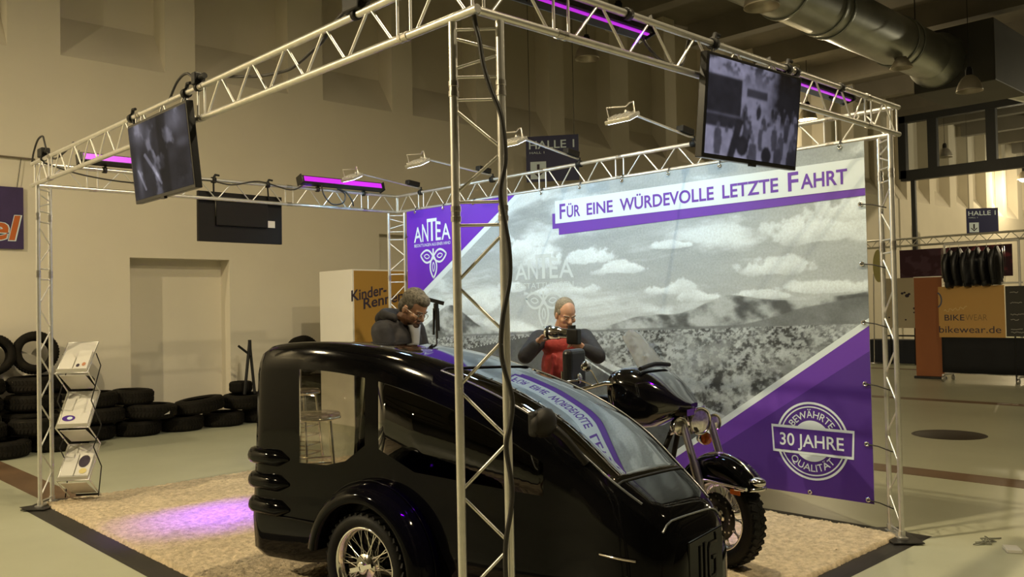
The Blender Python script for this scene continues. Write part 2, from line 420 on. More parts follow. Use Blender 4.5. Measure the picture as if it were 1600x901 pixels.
# ------------------------------------------------------------------ air duct
MT['plenum'] = mat('dark_duct_box', (0.05, 0.048, 0.04), 0.6, noise=0.15, nscale=1.5)
MT['duct'] = mat('galvanised_duct', (0.42, 0.44, 0.42), 0.36, 0.8, noise=0.2, nscale=1.2)
t = thing('air_duct', 'thick round metal air duct running under the ceiling at top right', 'duct', (15, 4.95, 6.95))
m = MB(); m.bar((9.0, 4.95, 6.95), (17.6, 4.95, 6.95), 0.5, 40); m.build('pipe', MT['duct'], t)
for x in (11.4, 12.75, 13.05, 15.9, 16.2):
    m = MB(); m.lathe([(0.503, -0.02), (0.53, -0.02), (0.53, 0.02), (0.503, 0.02)], (x, 4.95, 6.95), (1, 0, 0), n=40, closed=True); m.build('flange', MT['duct'], t)
m = MB(); m.loft([[(17.6 + dx, 4.95 + s * math.cos(a), 6.95 + s * math.sin(a)) for a in [2 * PI * i / 24 for i in range(24)]] for dx, s in ((0, 0.5), (0.5, 0.62))]); m.build('transition', MT['duct'], t)
m = MB(); m.box((19.2, 4.6, 6.95), (2.2, 1.7, 1.35)); m.build('plenum_box', MT['plenum'], t, bevel=0.02)
m = MB(); m.bar((20.3, 4.3, 6.8), (29.0, 2.6, 6.6), 0.42, 28); m.build('branch_pipe', MT['duct'], t)
m = MB(); m.lathe([(0.10, 0.0), (0.22, -0.22), (0.2, -0.22), (0.09, 0)], (15.6, 4.7, 6.5), n=16, closed=True); m.build('outlet', MT['shade'], t)
for x in (10.5, 14.5, 17.0):
    m = MB(); m.bar((x, 4.95, 7.46), (x, 4.95, CZ - 0.005), 0.012, 6); m.build('hanger', MT['blackmetal'], t)

# ------------------------------------------------------------------ hall signs
MT['signblue'] = mat('navy_sign', (0.012, 0.014, 0.075), 0.5)
def hall_sign(px, py, dep, lab):
    d = CAM_F + CAM_R * ((px - 800) / FPX) - CAM_U * ((py - 450.5) / FPX)
    c = CAM_POS + d * dep; c.z = round(c.z, 2)
    t = thing('hall_sign', lab, 'sign', tuple(c), group='hanging hall signs')
    a = R(-54); ux = Vector((math.cos(a), math.sin(a), 0)); uz = Vector((0, 0, 1)); nrm = ux.cross(uz)
    o = c - ux * 0.5 - uz * 0.43
    m = MB(); m.prism([(0, 0), (1, 0), (1, 0.86), (0, 0.86)], o, ux, uz, -0.03)
    m.build('panel', MT['signblue'], t)
    m = MB(); o2 = o + nrm * 0.004
    m.text('HALLE 1', o2 + ux * 0.06 + uz * 0.62, ux, uz, 0.86, 0.15, 0, 0.01)
    m.text('HALL 1', o2 + ux * 0.07 + uz * 0.53, ux, uz, 0.28, 0.04)
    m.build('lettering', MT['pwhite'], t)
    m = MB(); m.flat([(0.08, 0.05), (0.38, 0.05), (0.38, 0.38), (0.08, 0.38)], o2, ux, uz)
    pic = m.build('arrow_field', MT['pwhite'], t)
    m = MB(); o3 = o2 + nrm * 0.002
    m.flat([(0.205, 0.16), (0.255, 0.16), (0.255, 0.33), (0.205, 0.33)], o3, ux, uz); m.flat([(0.13, 0.18), (0.23, 0.08), (0.33, 0.18), (0.33, 0.215), (0.23, 0.13), (0.13, 0.215)], o3, ux, uz)
    m.build('arrow', MT['inkdark'], pic)
    for s in (0.08, 0.92):
        m = MB(); p = o + ux * s + uz * 0.86; m.bar(p, (p.x, p.y, CZ - 0.005), 0.006, 5); m.build('wire', MT['blackmetal'], t)
hall_sign(863, 247, 16.4, 'navy HALLE 1 sign with white arrow behind the back truss, left of the crowd screen')
hall_sign(1535, 345, 29.6, 'navy HALLE 1 sign with down arrow above the jacket rail at right')

# ------------------------------------------------------------------ the truss stand: 3.85 x 5.78 m, ladder truss
A, B, H, G, RT, RB = 3.853, 5.778, 2.750, 0.185, 0.0175, 0.0065
def ladder(root, P, Q, off, joints, pitch, last=None):
    """chords from P to Q and P+off to Q+off, uprights at the joints, zigzag braces between"""
    P = Vector(P); Q = Vector(Q); off = Vector(off); L = (Q - P).length; u = (Q - P) / L
    for o_ in (Vector(), off):
        m = MB(); m.bar(P + o_, Q + o_, RT, 14); ch = m.build('chord', MT['alu'], root)
        for j in joints[1:-1]:
            m = MB(); m.lathe([(RT, -0.03), (RT + 0.003, -0.03), (RT + 0.003, -0.010), (RT + 0.0008, -0.009), (RT + 0.0008, 0.009), (RT + 0.003, 0.010), (RT + 0.003, 0.03), (RT, 0.03)], P + o_ + u * j, u, n=16, smooth=False); m.build('coupler', MT['steel'], ch)
    for j0, j1 in zip(joints, joints[1:]):
        a = j0 + (0.045 if j0 != joints[0] else 0.03); b = j1 - (0.045 if j1 != joints[-1] else 0.03)
        for s in (a, b):
            m = MB(); m.bar(P + u * s, P + off + u * s, RB, 8); m.build('rung', MT['alu2'], root)
        n = max(2, round((b - a - 0.05) / pitch)); st = (b - a - 0.05) / n
        for k in range(n):
            s0 = a + 0.025 + k * st + 0.008; s1 = a + 0.025 + (k + 1) * st - 0.008
            o0, o1 = (Vector(), off) if k % 2 == 0 else (off, Vector())
            m = MB(); m.bar(P + u * s0 + o0, P + u * s1 + o1, RB, 8); m.build('brace', MT['alu2'], root)
up = (0, 0, G)
jx = [0, 0.465, 2.43, 3.38, A]; jy = [0, 0.465, 2.43, 3.39, 5.31, B]
BL = {'front_left': 'front left truss beam carrying the tilted dark screen, running to the left tower', 'front_right': 'front right truss beam carrying the crowd screen, running to the right tower',
      'back_right': 'brightly lit truss beam along the top of the landscape banner', 'back_left': 'back left truss beam with the violet light bars on top'}
for key, P, Q, js in (('front_left', (0, -0.02, H), (0, B + 0.02, H), jy), ('front_right', (0.019, 0, H), (A + 0.02, 0, H), jx),
                      ('back_right', (A, 0.019, H), (A, B + 0.02, H), jy), ('back_left', (0.019, B, H), (A - 0.019, B, H), jx)):
    t = thing('truss_beam', BL[key], 'truss beam', P, group='beams of the aluminium stand truss')
    ladder(t, P, Q, up, js, 0.1775)
TL = {'N': 'tall truss tower in the foreground with a black cable winding down it', 'L': 'truss tower at the left behind the brochure stand',
      'B': 'truss tower at the back left end of the landscape banner', 'R': 'truss tower at the right edge of the landscape banner'}
d = G / math.sqrt(2)
for key, c1, c2 in (('N', (0, d), (d, 0)), ('L', (0, B - d), (d, B)), ('B', (A - d, B), (A, B - d)), ('R', (A - d, 0), (A, d))):
    c1 = Vector((*c1, 0)); c2 = Vector((*c2, 0)); mid = (c1 + c2) / 2
    t = thing('truss_tower', TL[key], 'truss tower', mid, group='towers of the aluminium stand truss')
    z0 = Vector((0, 0, 0.03)); z1 = Vector((0, 0, H - RT))
    js = [0, 1.95, 2.44, H - RT - 0.03]
    ladder(t, c1 + z0, c1 + z1, c2 - c1, js, 0.205)
    u = (c2 - c1).normalized(); rot = Matrix((u, Vector((-u.y, u.x, 0)), Vector((0, 0, 1)))).transposed()
    m = MB(); m.box(mid + Vector((0, 0, 0.015)), (0.42, 0.20, 0.008), rot); m.build('base_plate', MT['blackmetal'], t)
    m = MB(); m.box(mid + Vector((0, 0, 0.024)), (0.25, 0.06, 0.012), rot)
    for c in (c1, c2): m.bar(c + Vector((0, 0, 0.03)), c + Vector((0, 0, 0.07)), RT + 0.006, 12)
    m.build('foot', MT['alu'], t)

# ------------------------------------------------------------------ the landscape banner
def hsh(ix, iy, s): 
    n = (ix.astype(np.int64) * 374761393 + iy.astype(np.int64) * 668265263 + s * 982451653) & 0x7fffffff
    n = ((n ^ (n >> 13)) * 1274126177) & 0x7fffffff
    return ((n ^ (n >> 16)) & 0xffff) / 65535.0
def vnoise(x, y, s):
    ix = np.floor(x); iy = np.floor(y); fx = x - ix; fy = y - iy; fx = fx * fx * (3 - 2 * fx); fy = fy * fy * (3 - 2 * fy)
    a = hsh(ix, iy, s); b = hsh(ix + 1, iy, s); c = hsh(ix, iy + 1, s); d_ = hsh(ix + 1, iy + 1, s)
    return (a * (1 - fx) + b * fx) * (1 - fy) + (c * (1 - fx) + d_ * fx) * fy
def fbm(x, y, o=5, s=1, g=0.5):
    v = 0; a = 1; t = 0
    for k in range(o): v = v + a * vnoise(x * 2 ** k, y * 2 ** k, s + k); t += a; a *= g
    return v / t
def sst(a, b, x): t = np.clip((x - a) / (b - a), 0, 1); return t * t * (3 - 2 * t)
def grid_picture(name, nx, ny, fn, mats, o, ux, uy, W_, H_, mb=None, parent=None, loc=None):
    """flat picture: a fine grid whose colour attribute `picture` is computed by fn(x, y) in metres"""
    o = Vector(o); ux = Vector(ux); uy = Vector(uy)
    X, Y = np.meshgrid(np.linspace(0, W_, nx + 1), np.linspace(0, H_, ny + 1))
    P = np.array(o)[None, :] + X.reshape(-1, 1) * np.array(ux) + Y.reshape(-1, 1) * np.array(uy)
    base = len(P); i = np.arange(ny)[:, None] * (nx + 1) + np.arange(nx)[None, :]
    F = np.stack([i, i + 1, i + nx + 2, i + nx + 1], -1).reshape(-1, 4)
    c = fn(X.reshape(-1), Y.reshape(-1))
    if c.ndim == 1: c = np.stack([c, c, c], -1)
    mb2 = MB(); mb2.v = [tuple(p) for p in P]; mb2.f = F.tolist(); mb2.m = [0] * len(F); mb2.sm = [False] * len(F)
    if mb:
        b0 = len(mb2.v); mb2.v += mb.v; mb2.f += [[k + b0 for k in f] for f in mb.f]; mb2.m += mb.m; mb2.sm += mb.sm
    ob = mb2.build(name, mats, parent, loc)
    at_ = ob.data.color_attributes.new('picture', 'FLOAT_COLOR', 'POINT')
    buf = np.ones((len(mb2.v), 4), np.float32); buf[:base, :3] = c
    at_.data.foreach_set('color', buf.reshape(-1))
    return ob
BY0, BZ0, BW, BH = 5.56, 0.195, 5.335, 2.54
def landscape(s, zz):
    z = zz + BZ0; Y = BY0 - s
    hor = 1.31 + (s - 0.6) * 0.03
    warp = fbm(s * 1.3, z * 2.0, 4, 90)
    v = 0.40 + 0.12 * fbm(s * 0.8, z * 2.2, 5, 11) - 0.05 * sst(2.0, 2.7, z) + 0.06 * sst(1.9, 1.4, z)
    # streaky high cloud, then heaped clouds
    c1 = fbm(s * 0.9 + warp, z * 3.6 + 0.5 * warp, 7, 3, 0.55)
    v = v + 0.34 * sst(0.47, 0.66, c1) + 0.16 * (fbm(s * 2.4, z * 8, 6, 15, 0.6) - 0.5)
    bil = fbm(s * 4.2, z * 5.0, 6, 21, 0.58)
    blobs = [(1.85, 2.16, 0.34, 0.17), (2.2, 2.05, 0.28, 0.16), (2.75, 2.04, 0.34, 0.14), (3.15, 1.93, 0.36, 0.10), (3.62, 1.73, 0.30, 0.09), (4.0, 1.66, 0.28, 0.07),
             (4.65, 1.86, 0.34, 0.10), (4.95, 2.10, 0.36, 0.16), (5.25, 2.24, 0.26, 0.16), (4.45, 1.66, 0.4, 0.06), (5.0, 1.70, 0.42, 0.08), (1.2, 1.62, 0.5, 0.16), (2.35, 1.75, 0.5, 0.07), (1.75, 1.8, 0.2, 0.1), (3.7, 2.1, 0.3, 0.05)]
    for bx, bz, rx, rz in blobs:
        dx = (s - bx) / rx; dz = (z - bz) / rz
        dz = np.where(dz < 0, dz * 2.3, dz)
        dd = np.sqrt(dx * dx + dz * dz) + (bil - 0.5) * 2.2
        k = sst(1.0, 0.72, dd); lum = 0.86 - 0.30 * sst(0.5, -0.9, (z - bz) / rz) + 0.45 * (bil - 0.5)
        v = v * (1 - k) + lum * k
    v = v + 0.05 * sst(0.3, 0.0, z - hor)
    # ranges of hills
    m1 = hor + 0.03 + 0.10 * sst(2.6, 4.2, s) * (0.6 + 0.8 * fbm(s * 1.7, s * 0 + 1, 4, 41)) + 0.17 * sst(3.7, 5.3, s) * fbm(s * 1.1 + 3, s * 0 + 2, 4, 44) + 0.10 * np.exp(-((s - 4.2) / 0.35) ** 2) * 1.0 + 0.05 * np.exp(-((s - 3.3) / 0.3) ** 2)
    m1 = m1 + 0.32 * np.exp(-((s - 0.75) / 0.42) ** 2) * (0.7 + 0.5 * fbm(s * 2.2, s * 0, 4, 47))
    rdg = fbm(s * 6 + z * 5, z * 9 - s * 2, 5, 51)
    hill = 0.10 + 0.42 * sst(0.3, 0.7, rdg)
    k = sst(0.006, -0.006, z - m1); v = v * (1 - k) + hill * k
    m2 = hor + 0.02 + 0.17 * sst(4.2, 5.3, s) * (0.7 + 0.5 * fbm(s * 1.9, s * 0 + 5, 4, 61)); k = sst(0.006, -0.006, z - m2); v = v * (1 - k) + (0.10 + 0.20 * rdg) * k
    # scrubland: small bushes far off, big ones near
    dep = np.clip((hor - z), 0.004, 2)
    px = (s - 2.0) / (dep + 0.16) * 1.2; pz = 1.6 / (dep + 0.10)
    bush = fbm(px * 2.2, pz * 5.0, 5, 71, 0.6)
    clump = fbm(s * 7.0, z * 9.0, 5, 77, 0.68)
    tf, tm, tn = fbm(s * 46, z * 64, 3, 79, 0.7), fbm(s * 24, z * 32, 4, 80, 0.7), fbm(s * 12, z * 15, 5, 81, 0.7)
    k1, k2 = sst(0.03, 0.14, dep), sst(0.2, 0.5, dep); tuft = (tf * (1 - k1) + tm * k1) * (1 - k2) + tn * k2; big = fbm(s * 3.2, z * 5.0, 4, 83)
    desert = 0.30 + 0.28 * (big - 0.5) + 0.36 * (clump - 0.5) - 0.22 * sst(0.50, 0.60, tuft) * sst(0.30, 0.55, clump + 0.3 * (0.5 - big)) + 0.15 * sst(0.52, 0.40, tuft)
    desert = np.clip(desert, 0.05, 0.72)
    k = sst(0.004, -0.004, z - hor); v = v * (1 - k) + desert * k
    # the road runs to the horizon at (2.15, 1.36)
    ax, az = 2.15, 1.362
    rz_ = az - z; redge = ax + rz_ / 0.39; ledge = ax - rz_ * 7.0
    road = (s < redge) & (s > ledge) & (rz_ > 0)
    asph = 0.075 + 0.05 * fbm(s * 22, z * 22, 3, 88)
    sh = (s >= redge) & (s < redge + rz_ * 0.55) & (rz_ > 0.02)
    v = np.where(sh, 0.55 + 0.25 * (fbm(s * 16, z * 16, 3, 89) - 0.5), v)
    v = np.where(road, asph, v)
    ln = np.abs(s - (redge - rz_ * 0.34)) < 0.004 + 0.03 * rz_; v = np.where(ln & (rz_ > 0.0), 0.78, v)
    ln = np.abs(s - (ledge + rz_ * 0.3)) < 0.004 + 0.03 * rz_; v = np.where(ln & (rz_ > 0.0), 0.72, v)
    v = np.clip(v, 0.02, 0.9)
    return np.stack([v * 0.80, v * 0.94, v * 1.06], -1)  # grey print tinted bluish in place of the floods' cool light
m = MB()
def q(Y, z): return (BY0 - Y, z - BZ0)
BX = A - 0.03
bo = Vector((BX, BY0, BZ0)); bu = Vector((0, -1, 0)); bz = Vector((0, 0, 1)); bn = Vector((-1, 0, 0))
L1, L2, L3 = bo + bn * 0.0012, bo + bn * 0.0024, bo + bn * 0.0036
top = BH
# mats: 0 picture 1 violet 2 light violet 3 dark violet 4 white 5 pale 6 back cloth
def line(px0, pz0, px1, pz1, zt): return px0 + (px1 - px0) * (zt - pz0) / (pz1 - pz0)
m.flat([q(5.56, 2.735), q(3.77, 2.735), q(5.56, 1.655)][::-1], L2, bu, bz, 1)
m.flat([q(5.56, 2.735), q(3.66, 2.735), q(5.56, 1.575)][::-1], L1, bu, bz, 4)
m.flat([q(2.20, 0.195), q(0.225, 0.195), q(0.225, 1.49)], L1, bu, bz, 4)
m.flat([q(2.11, 0.195), q(0.225, 0.195), q(0.225, 1.437)], L2, bu, bz, 2)
m.flat([q(1.90, 0.195), q(0.225, 0.195), q(0.225, 1.26)], L3, bu, bz, 3)
m.flat([q(3.26, 2.355), q(0.225, 2.352), q(0.225, 2.42), q(3.26, 2.50)], L1, bu, bz, 2)
m.flat([q(3.177, 2.293), q(0.225, 2.350), q(0.225, 2.36), q(3.177, 2.36)], L2, bu, bz, 2)
m.flat([q(3.22, 2.402), q(0.225, 2.402), q(0.225, 2.617), q(3.22, 2.617)], L3, bu, bz, 4)
L4 = bo + bn * 0.0050
for wd, y0, y1, big in (('FÜR', 3.16, 2.90, True), ('EINE', 2.82, 2.51, False), ('WÜRDEVOLLE', 2.43, 1.46, False), ('LETZTE', 1.38, 0.89, False), ('FAHRT', 0.81, 0.35, True)):
    if not big: m.text(wd, L4 + bu * (BY0 - y0) + bz * (2.447 - BZ0), bu, bz, y0 - y1, 0.108, 2, 0.02)
    else:
        fw = 0.075 if wd == 'FÜR' else 0.085
        m.text('F', L4 + bu * (BY0 - y0) + bz * (2.440 - BZ0), bu, bz, fw, 0.142, 2, 0.018)
        m.text(wd[1:], L4 + bu * (BY0 - y0 + fw + 0.018) + bz * (2.447 - BZ0), bu, bz, y0 - y1 - fw - 0.018, 0.108, 2, 0.02)
def emblem(m, L, cY, zt, sc, mi, wd=0.022):
    """three almond leaves hanging on a stem"""
    o = L + bu * (BY0 - cY) + bz * (zt - BZ0)
    U = bu * sc; V_ = bz * sc
    m.flat([(-0.012, 0), (0.012, 0), (0.012, -0.09), (-0.012, -0.09)], o + bn * 0.0005, U, V_, mi)
    def leaf(ang, l, wv, cx, cy, w2):
        out = []
        for k in range(25):
            t_ = k / 24; out.append((t_ * l, wv * math.sin(PI * t_) ** 0.8))
        for k in range(24, -1, -1):
            t_ = k / 24; out.append((t_ * l, -wv * math.sin(PI * t_) ** 0.8))
        c, s = math.cos(ang), math.sin(ang)
        return [(cx + x * c - y * s, cy + x * s + y * c) for x, y in out[:-1]]
    for q_, (ang, l, wv) in enumerate(((R(8), 0.23, 0.070), (R(172), 0.23, 0.070), (R(-90), 0.25, 0.058))):
        cx, cy = (0, -0.10) if ang != R(-90) else (0, -0.08)
        m.stroke(leaf(ang, l, wv, cx, cy, 0), wd, o + bn * (0.0003 * q_), U, V_, True, mi)
        m.stroke(leaf(ang, l * 0.42, wv * 0.34, cx + 0.3 * l * math.cos(ang), cy + 0.3 * l * math.sin(ang), 0), wd * 0.55, o, U, V_, True, mi)
def arch_logo(m, L, y0, y1, zb, cap, mi, sub, subz, subcap):
    W_ = y0 - y1
    def bend(x, y):
        t_ = (x / W_ - 0.5) * 2
        return x, y * (0.62 + 0.38 * (1 - t_ * t_)) + 0.02 * 0
    for wd, f0, f1 in (('A', 0.0, 0.225), ('N', 0.235, 0.405), ('E', 0.605, 0.745), ('A', 0.76, 1.0)):
        def bend2(x, y, f0=f0):
            t_ = (f0 + x / W_ - 0.5) * 2
            return x, y * (0.64 + 0.36 * (1 - t_ * t_))
        m.text(wd, L + bu * (BY0 - y0 + f0 * W_) + bz * (zb - BZ0), bu, bz, (f1 - f0) * W_, cap * 0.93, mi, 0.010, bend2)
    m.text('T', L + bn * 0.0006 + bu * (BY0 - y0 + 0.37 * W_) + bz * (zb - BZ0), bu, bz, 0.27 * W_, cap * 1.06, mi, 0.006)
    m.text(sub, L + bu * (BY0 - y0 + 0.005) + bz * (subz - BZ0), bu, bz, W_ - 0.01, subcap, mi, 0.004)
arch_logo(m, L3, 5.43, 4.78, 2.37, 0.235, 4, 'BESTATTUNGEN AUS EINER HAND', 2.316, 0.033)
emblem(m, L3, 5.085, 2.285, 0.98, 4)
arch_logo(m, L1, 3.79, 3.00, 1.885, 0.225, 5, 'BESTATTUNGEN', 1.795, 0.055)
emblem(m, L1, 3.40, 1.765, 1.05, 5)
# round quality seal
so = L4 + bu * (BY0 - 0.675) + bz * (0.59 - BZ0); so2 = so + bn * 0.0012; so3 = so + bn * 0.0024
def ring(r0, r1, a0=0, a1=2 * PI, n=64): return [(r0 * math.cos(a0 + (a1 - a0) * i / n), r0 * math.sin(a0 + (a1 - a0) * i / n)) for i in range(n + 1)]
m.stroke(ring(0.278, 0, 0, 2 * PI)[:-1], 0.016, so, bu, bz, True, 4)
m.stroke(ring(0.250, 0, 0, 2 * PI)[:-1], 0.010, so, bu, bz, True, 4)
m.flat(ring(0.150, 0, 0, 2 * PI)[:-1], so, bu, bz, 4)
sk = 0.0
band = [(-0.315, -0.088), (0.315, -0.088), (0.325, 0.088), (-0.325, 0.088)]
m.flat([(x * 1.0, y * 1.16 + (0.0)) for x, y in band], so2, bu, bz, 4)
m.flat([(x * 0.955, y * 0.94) for x, y in band], so3, bu, bz, 3)
m.text('30 JAHRE', so3 + bn * 0.0012 + bu * -0.255 + bz * -0.048, bu, bz, 0.50, 0.092, 4, 0.012)
def arc_text(body, rad, a_mid, span, cap, flip):
    W_ = 1.0
    def bend(x, y):
        tt = x / W_ - 0.5
        if not flip: a = a_mid - tt * span; rr = rad + y
        else: a = a_mid + tt * span; rr = rad + cap - y
        return rr * math.cos(a), rr * math.sin(a)
    m.text(body, so, bu, bz, W_, cap, 4, 0.008, bend)
arc_text('BEWÄHRTE', 0.170, PI / 2, R(112), 0.052, False)
arc_text('QUALITÄT', 0.172, -PI / 2, R(104), 0.052, True)
# cloth body behind the print
m.box((BX + 0.003, BY0 - BW / 2, BZ0 + BH / 2), (0.004, BW, BH), mi=6)
MT['back'] = mat('banner_back', (0.6, 0.6, 0.6), 0.7)
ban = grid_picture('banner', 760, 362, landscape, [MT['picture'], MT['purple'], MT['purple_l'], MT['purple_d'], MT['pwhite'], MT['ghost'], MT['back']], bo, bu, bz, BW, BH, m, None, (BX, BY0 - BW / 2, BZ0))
tag(ban, 'huge landscape banner with desert road, clouds, violet corners and lettering along the back truss', 'banner')
gr = [(0.24 + 0.001 * k, z) for k, z in enumerate((2.29, 1.87, 1.46, 1.03, 0.61, 0.22))]
for i, (Y, z) in enumerate(gr):
    mm = MB(); mm.lathe([(0.008, -0.004), (0.017, -0.004), (0.017, 0.004), (0.008, 0.004)], (BX - 0.006, Y + 0.02, z), (1, 0, 0), n=14, closed=True); mm.build('grommet', MT['chrome'], ban)
    mm = MB(); mm.tube([(BX - 0.012, Y + 0.02, z), (BX - 0.004, Y - 0.06, z - 0.01), (A - 0.03, 0.10, z - 0.035), (A - 0.02, 0.085, z - 0.04)], 0.0045, 5); mm.build('tie', MT['cable'], ban)
for k in range(11):
    Y = 5.40 - 0.5 * k
    mm = MB(); mm.lathe([(0.008, -0.004), (0.017, -0.004), (0.017, 0.004), (0.008, 0.004)], (BX - 0.006, Y, 2.715), (1, 0, 0), n=12, closed=True); mm.build('grommet', MT['chrome'], ban)
    mm = MB(); mm.lathe([(0.0235, -0.005), (0.028, -0.005), (0.028, 0.005), (0.0235, 0.005)], (A - 0.003, Y, 2.744), (0, 1, 0), n=14, closed=True); mm.build('tie', MT['cable'], ban)
for Y in (0.70, 1.45):
    mm = MB(); mm.lathe([(0.008, -0.004), (0.017, -0.004), (0.017, 0.004), (0.008, 0.004)], (BX - 0.006, Y, 0.215), (1, 0, 0), n=12, closed=True); mm.build('grommet', MT['chrome'], ban)
for z in (2.45, 1.6, 0.9):
    mm = MB(); mm.tube([(BX - 0.01, 5.54, z), (A - 0.02, 5.60, z - 0.01), (A - 0.01, B - d - 0.01, z - 0.02)], 0.0045, 5); mm.build('tie', MT['cable'], ban)

# ------------------------------------------------------------------ floodlights on arms over the banner
MT['lens'] = mat('led_lens', (0.9, 0.9, 0.9), 0.3, emit=(0.9, 0.97, 1.0), estr=12)
FL = ['first banner floodlight arm from the left, nearest the back left tower', 'second banner floodlight arm from the left, ending behind the front tower',
      'third banner floodlight arm, over the left half of the landscape banner', 'banner floodlight arm beside the crowd screen, rightmost of the row']
FY = (5.33, 4.13, 2.93, 1.66)
for i, Y in enumerate(FY):
    t = thing('banner_floodlight', FL[i], 'floodlight', (A, Y, H + G), group='floodlights on arms above the banner')
    b0 = Vector((A - 0.01, Y, H + G + 0.045)); b1 = Vector((A - 0.86, Y + (0.02, 0.08, -0.05, 0.02)[i], H + G + 0.15))
    m = MB(); m.bar(b0, b1, 0.011, 8); m.build('arm', MT['alu'], t)
    m = MB(); m.lathe([(0.018, -0.025), (0.030, -0.025), (0.030, 0.025), (0.018, 0.025)], (A, Y, H + G), (0, 1, 0), n=14, closed=True); m.bar((A, Y, H + G + 0.02), (A, Y, H + G + 0.06), 0.014, 8); m.build('clamp', MT['black'], t)
    m = MB(); m.box(b0 + (b1 - b0) * 0.12 + Vector((0, 0, 0.035)), (0.16, 0.07, 0.05), Matrix.Rotation(R(7), 3, 'Y')); m.build('power_unit', MT['black'], t, bevel=0.006)
    hc = b1 + Vector((-0.04, 0, -0.06)); dirv = (Vector((A - 0.05, Y, 1.25)) - hc).normalized()
    side = Vector((0, 1, 0)); upv = dirv.cross(side).normalized(); rot = Matrix((side, upv, dirv)).transposed()
    if rot.determinant() < 0: rot = Matrix((side, -upv, dirv)).transposed()
    m = MB(); m.box(hc, (0.24, 0.14, 0.03), rot)
    for k in range(5): m.box(hc - dirv * 0.022 + rot @ Vector((-0.09 + 0.045 * k, 0, 0)), (0.008, 0.12, 0.02), rot)
    hd = m.build('lamp_head', MT['alu'], t, bevel=0.004)
    m = MB(); m.box(hc + dirv * 0.0165, (0.21, 0.11, 0.004), rot); m.build('lens', MT['lens'], hd)
    m = MB(); e = [hc + rot @ Vector((-0.125, 0, 0)), hc + rot @ Vector((-0.13, 0.02, -0.10)), b1 + rot @ Vector((0, 0.02, -0.03)), hc + rot @ Vector((0.13, 0.02, -0.10)), hc + rot @ Vector((0.125, 0, 0))]
    e.insert(2, e[1] * 0.5 + e[2] * 0.5 + Vector((0, 0, 0.01))); m.tube(e, 0.006, 6); m.build('yoke', MT['alu'], t)
    l = light('flood_light', 'AREA', hc + dirv * 0.03, E_FLOOD, COOL, t, shape='RECTANGLE', size=0.2, size_y=0.1)
    aim(l, hc, (A - 0.05, Y, 1.25))

# ------------------------------------------------------------------ floor covering of the stand
m = MB()
m.add([(-0.07, -0.06, 0.0045), (A + 0.08, -0.06, 0.0045), (A + 0.08, B + 0.03, 0.0045), (-0.07, B + 0.03, 0.0045)], [(0, 1, 2, 3)])
m.add([(-0.11, -0.10, 0.0005), (A + 0.12, -0.10, 0.0005), (A + 0.12, B + 0.07, 0.0005), (-0.11, B + 0.07, 0.0005), (-0.07, -0.06, 0.0045), (A + 0.08, -0.06, 0.0045), (A + 0.08, B + 0.03, 0.0045), (-0.07, B + 0.03, 0.0045)],
      [(0, 1, 5, 4), (1, 2, 6, 5), (2, 3, 7, 6), (3, 0, 4, 7)])
tag(m.build('floor_mat', mat('black_floor_mat', (0.018, 0.015, 0.012), 0.6, noise=0.3, nscale=3), loc=(1.9, 2.9, 0)), 'thin black floor mat whose edge shows around the shaggy carpet', 'floor mat')
def carpet():
    nx, ny = 300, 450; x0, x1, y0, y1 = 0.06, 3.80, 0.04, 5.74
    X, Y = np.meshgrid(np.linspace(x0, x1, nx), np.linspace(y0, y1, ny))
    X = X + (np.random.rand(ny, nx) - 0.5) * 0.010; Y = Y + (np.random.rand(ny, nx) - 0.5) * 0.010
    Z = 0.016 + 0.016 * fbm(X * 14, Y * 14, 3, 5) + 0.012 * np.random.rand(ny, nx)
    for sl in ((0, slice(None)), (-1, slice(None)), (slice(None), 0), (slice(None), -1)): Z[sl] = 0.005
    P = np.stack([X, Y, Z], -1).reshape(-1, 3)
    i = np.arange(ny - 1)[:, None] * nx + np.arange(nx - 1)[None, :]
    F = np.stack([i, i + 1, i + nx + 1, i + nx], -1).reshape(-1, 4)
    mb = MB(); mb.v = [tuple(p) for p in P]; mb.f = F.tolist(); mb.m = [0] * len(F); mb.sm = [True] * len(F)
    o = mb.build('carpet', mat('shaggy_beige_pile', (0.55, 0.45, 0.31), 0.95, spec=0.1, noise=0.28, nscale=26, bump=0.6, bscale=120), loc=(1.9, 2.9, 0.005))
    tag(o, 'shaggy beige carpet under the black sidecar, lit violet at left', 'carpet')
carpet()

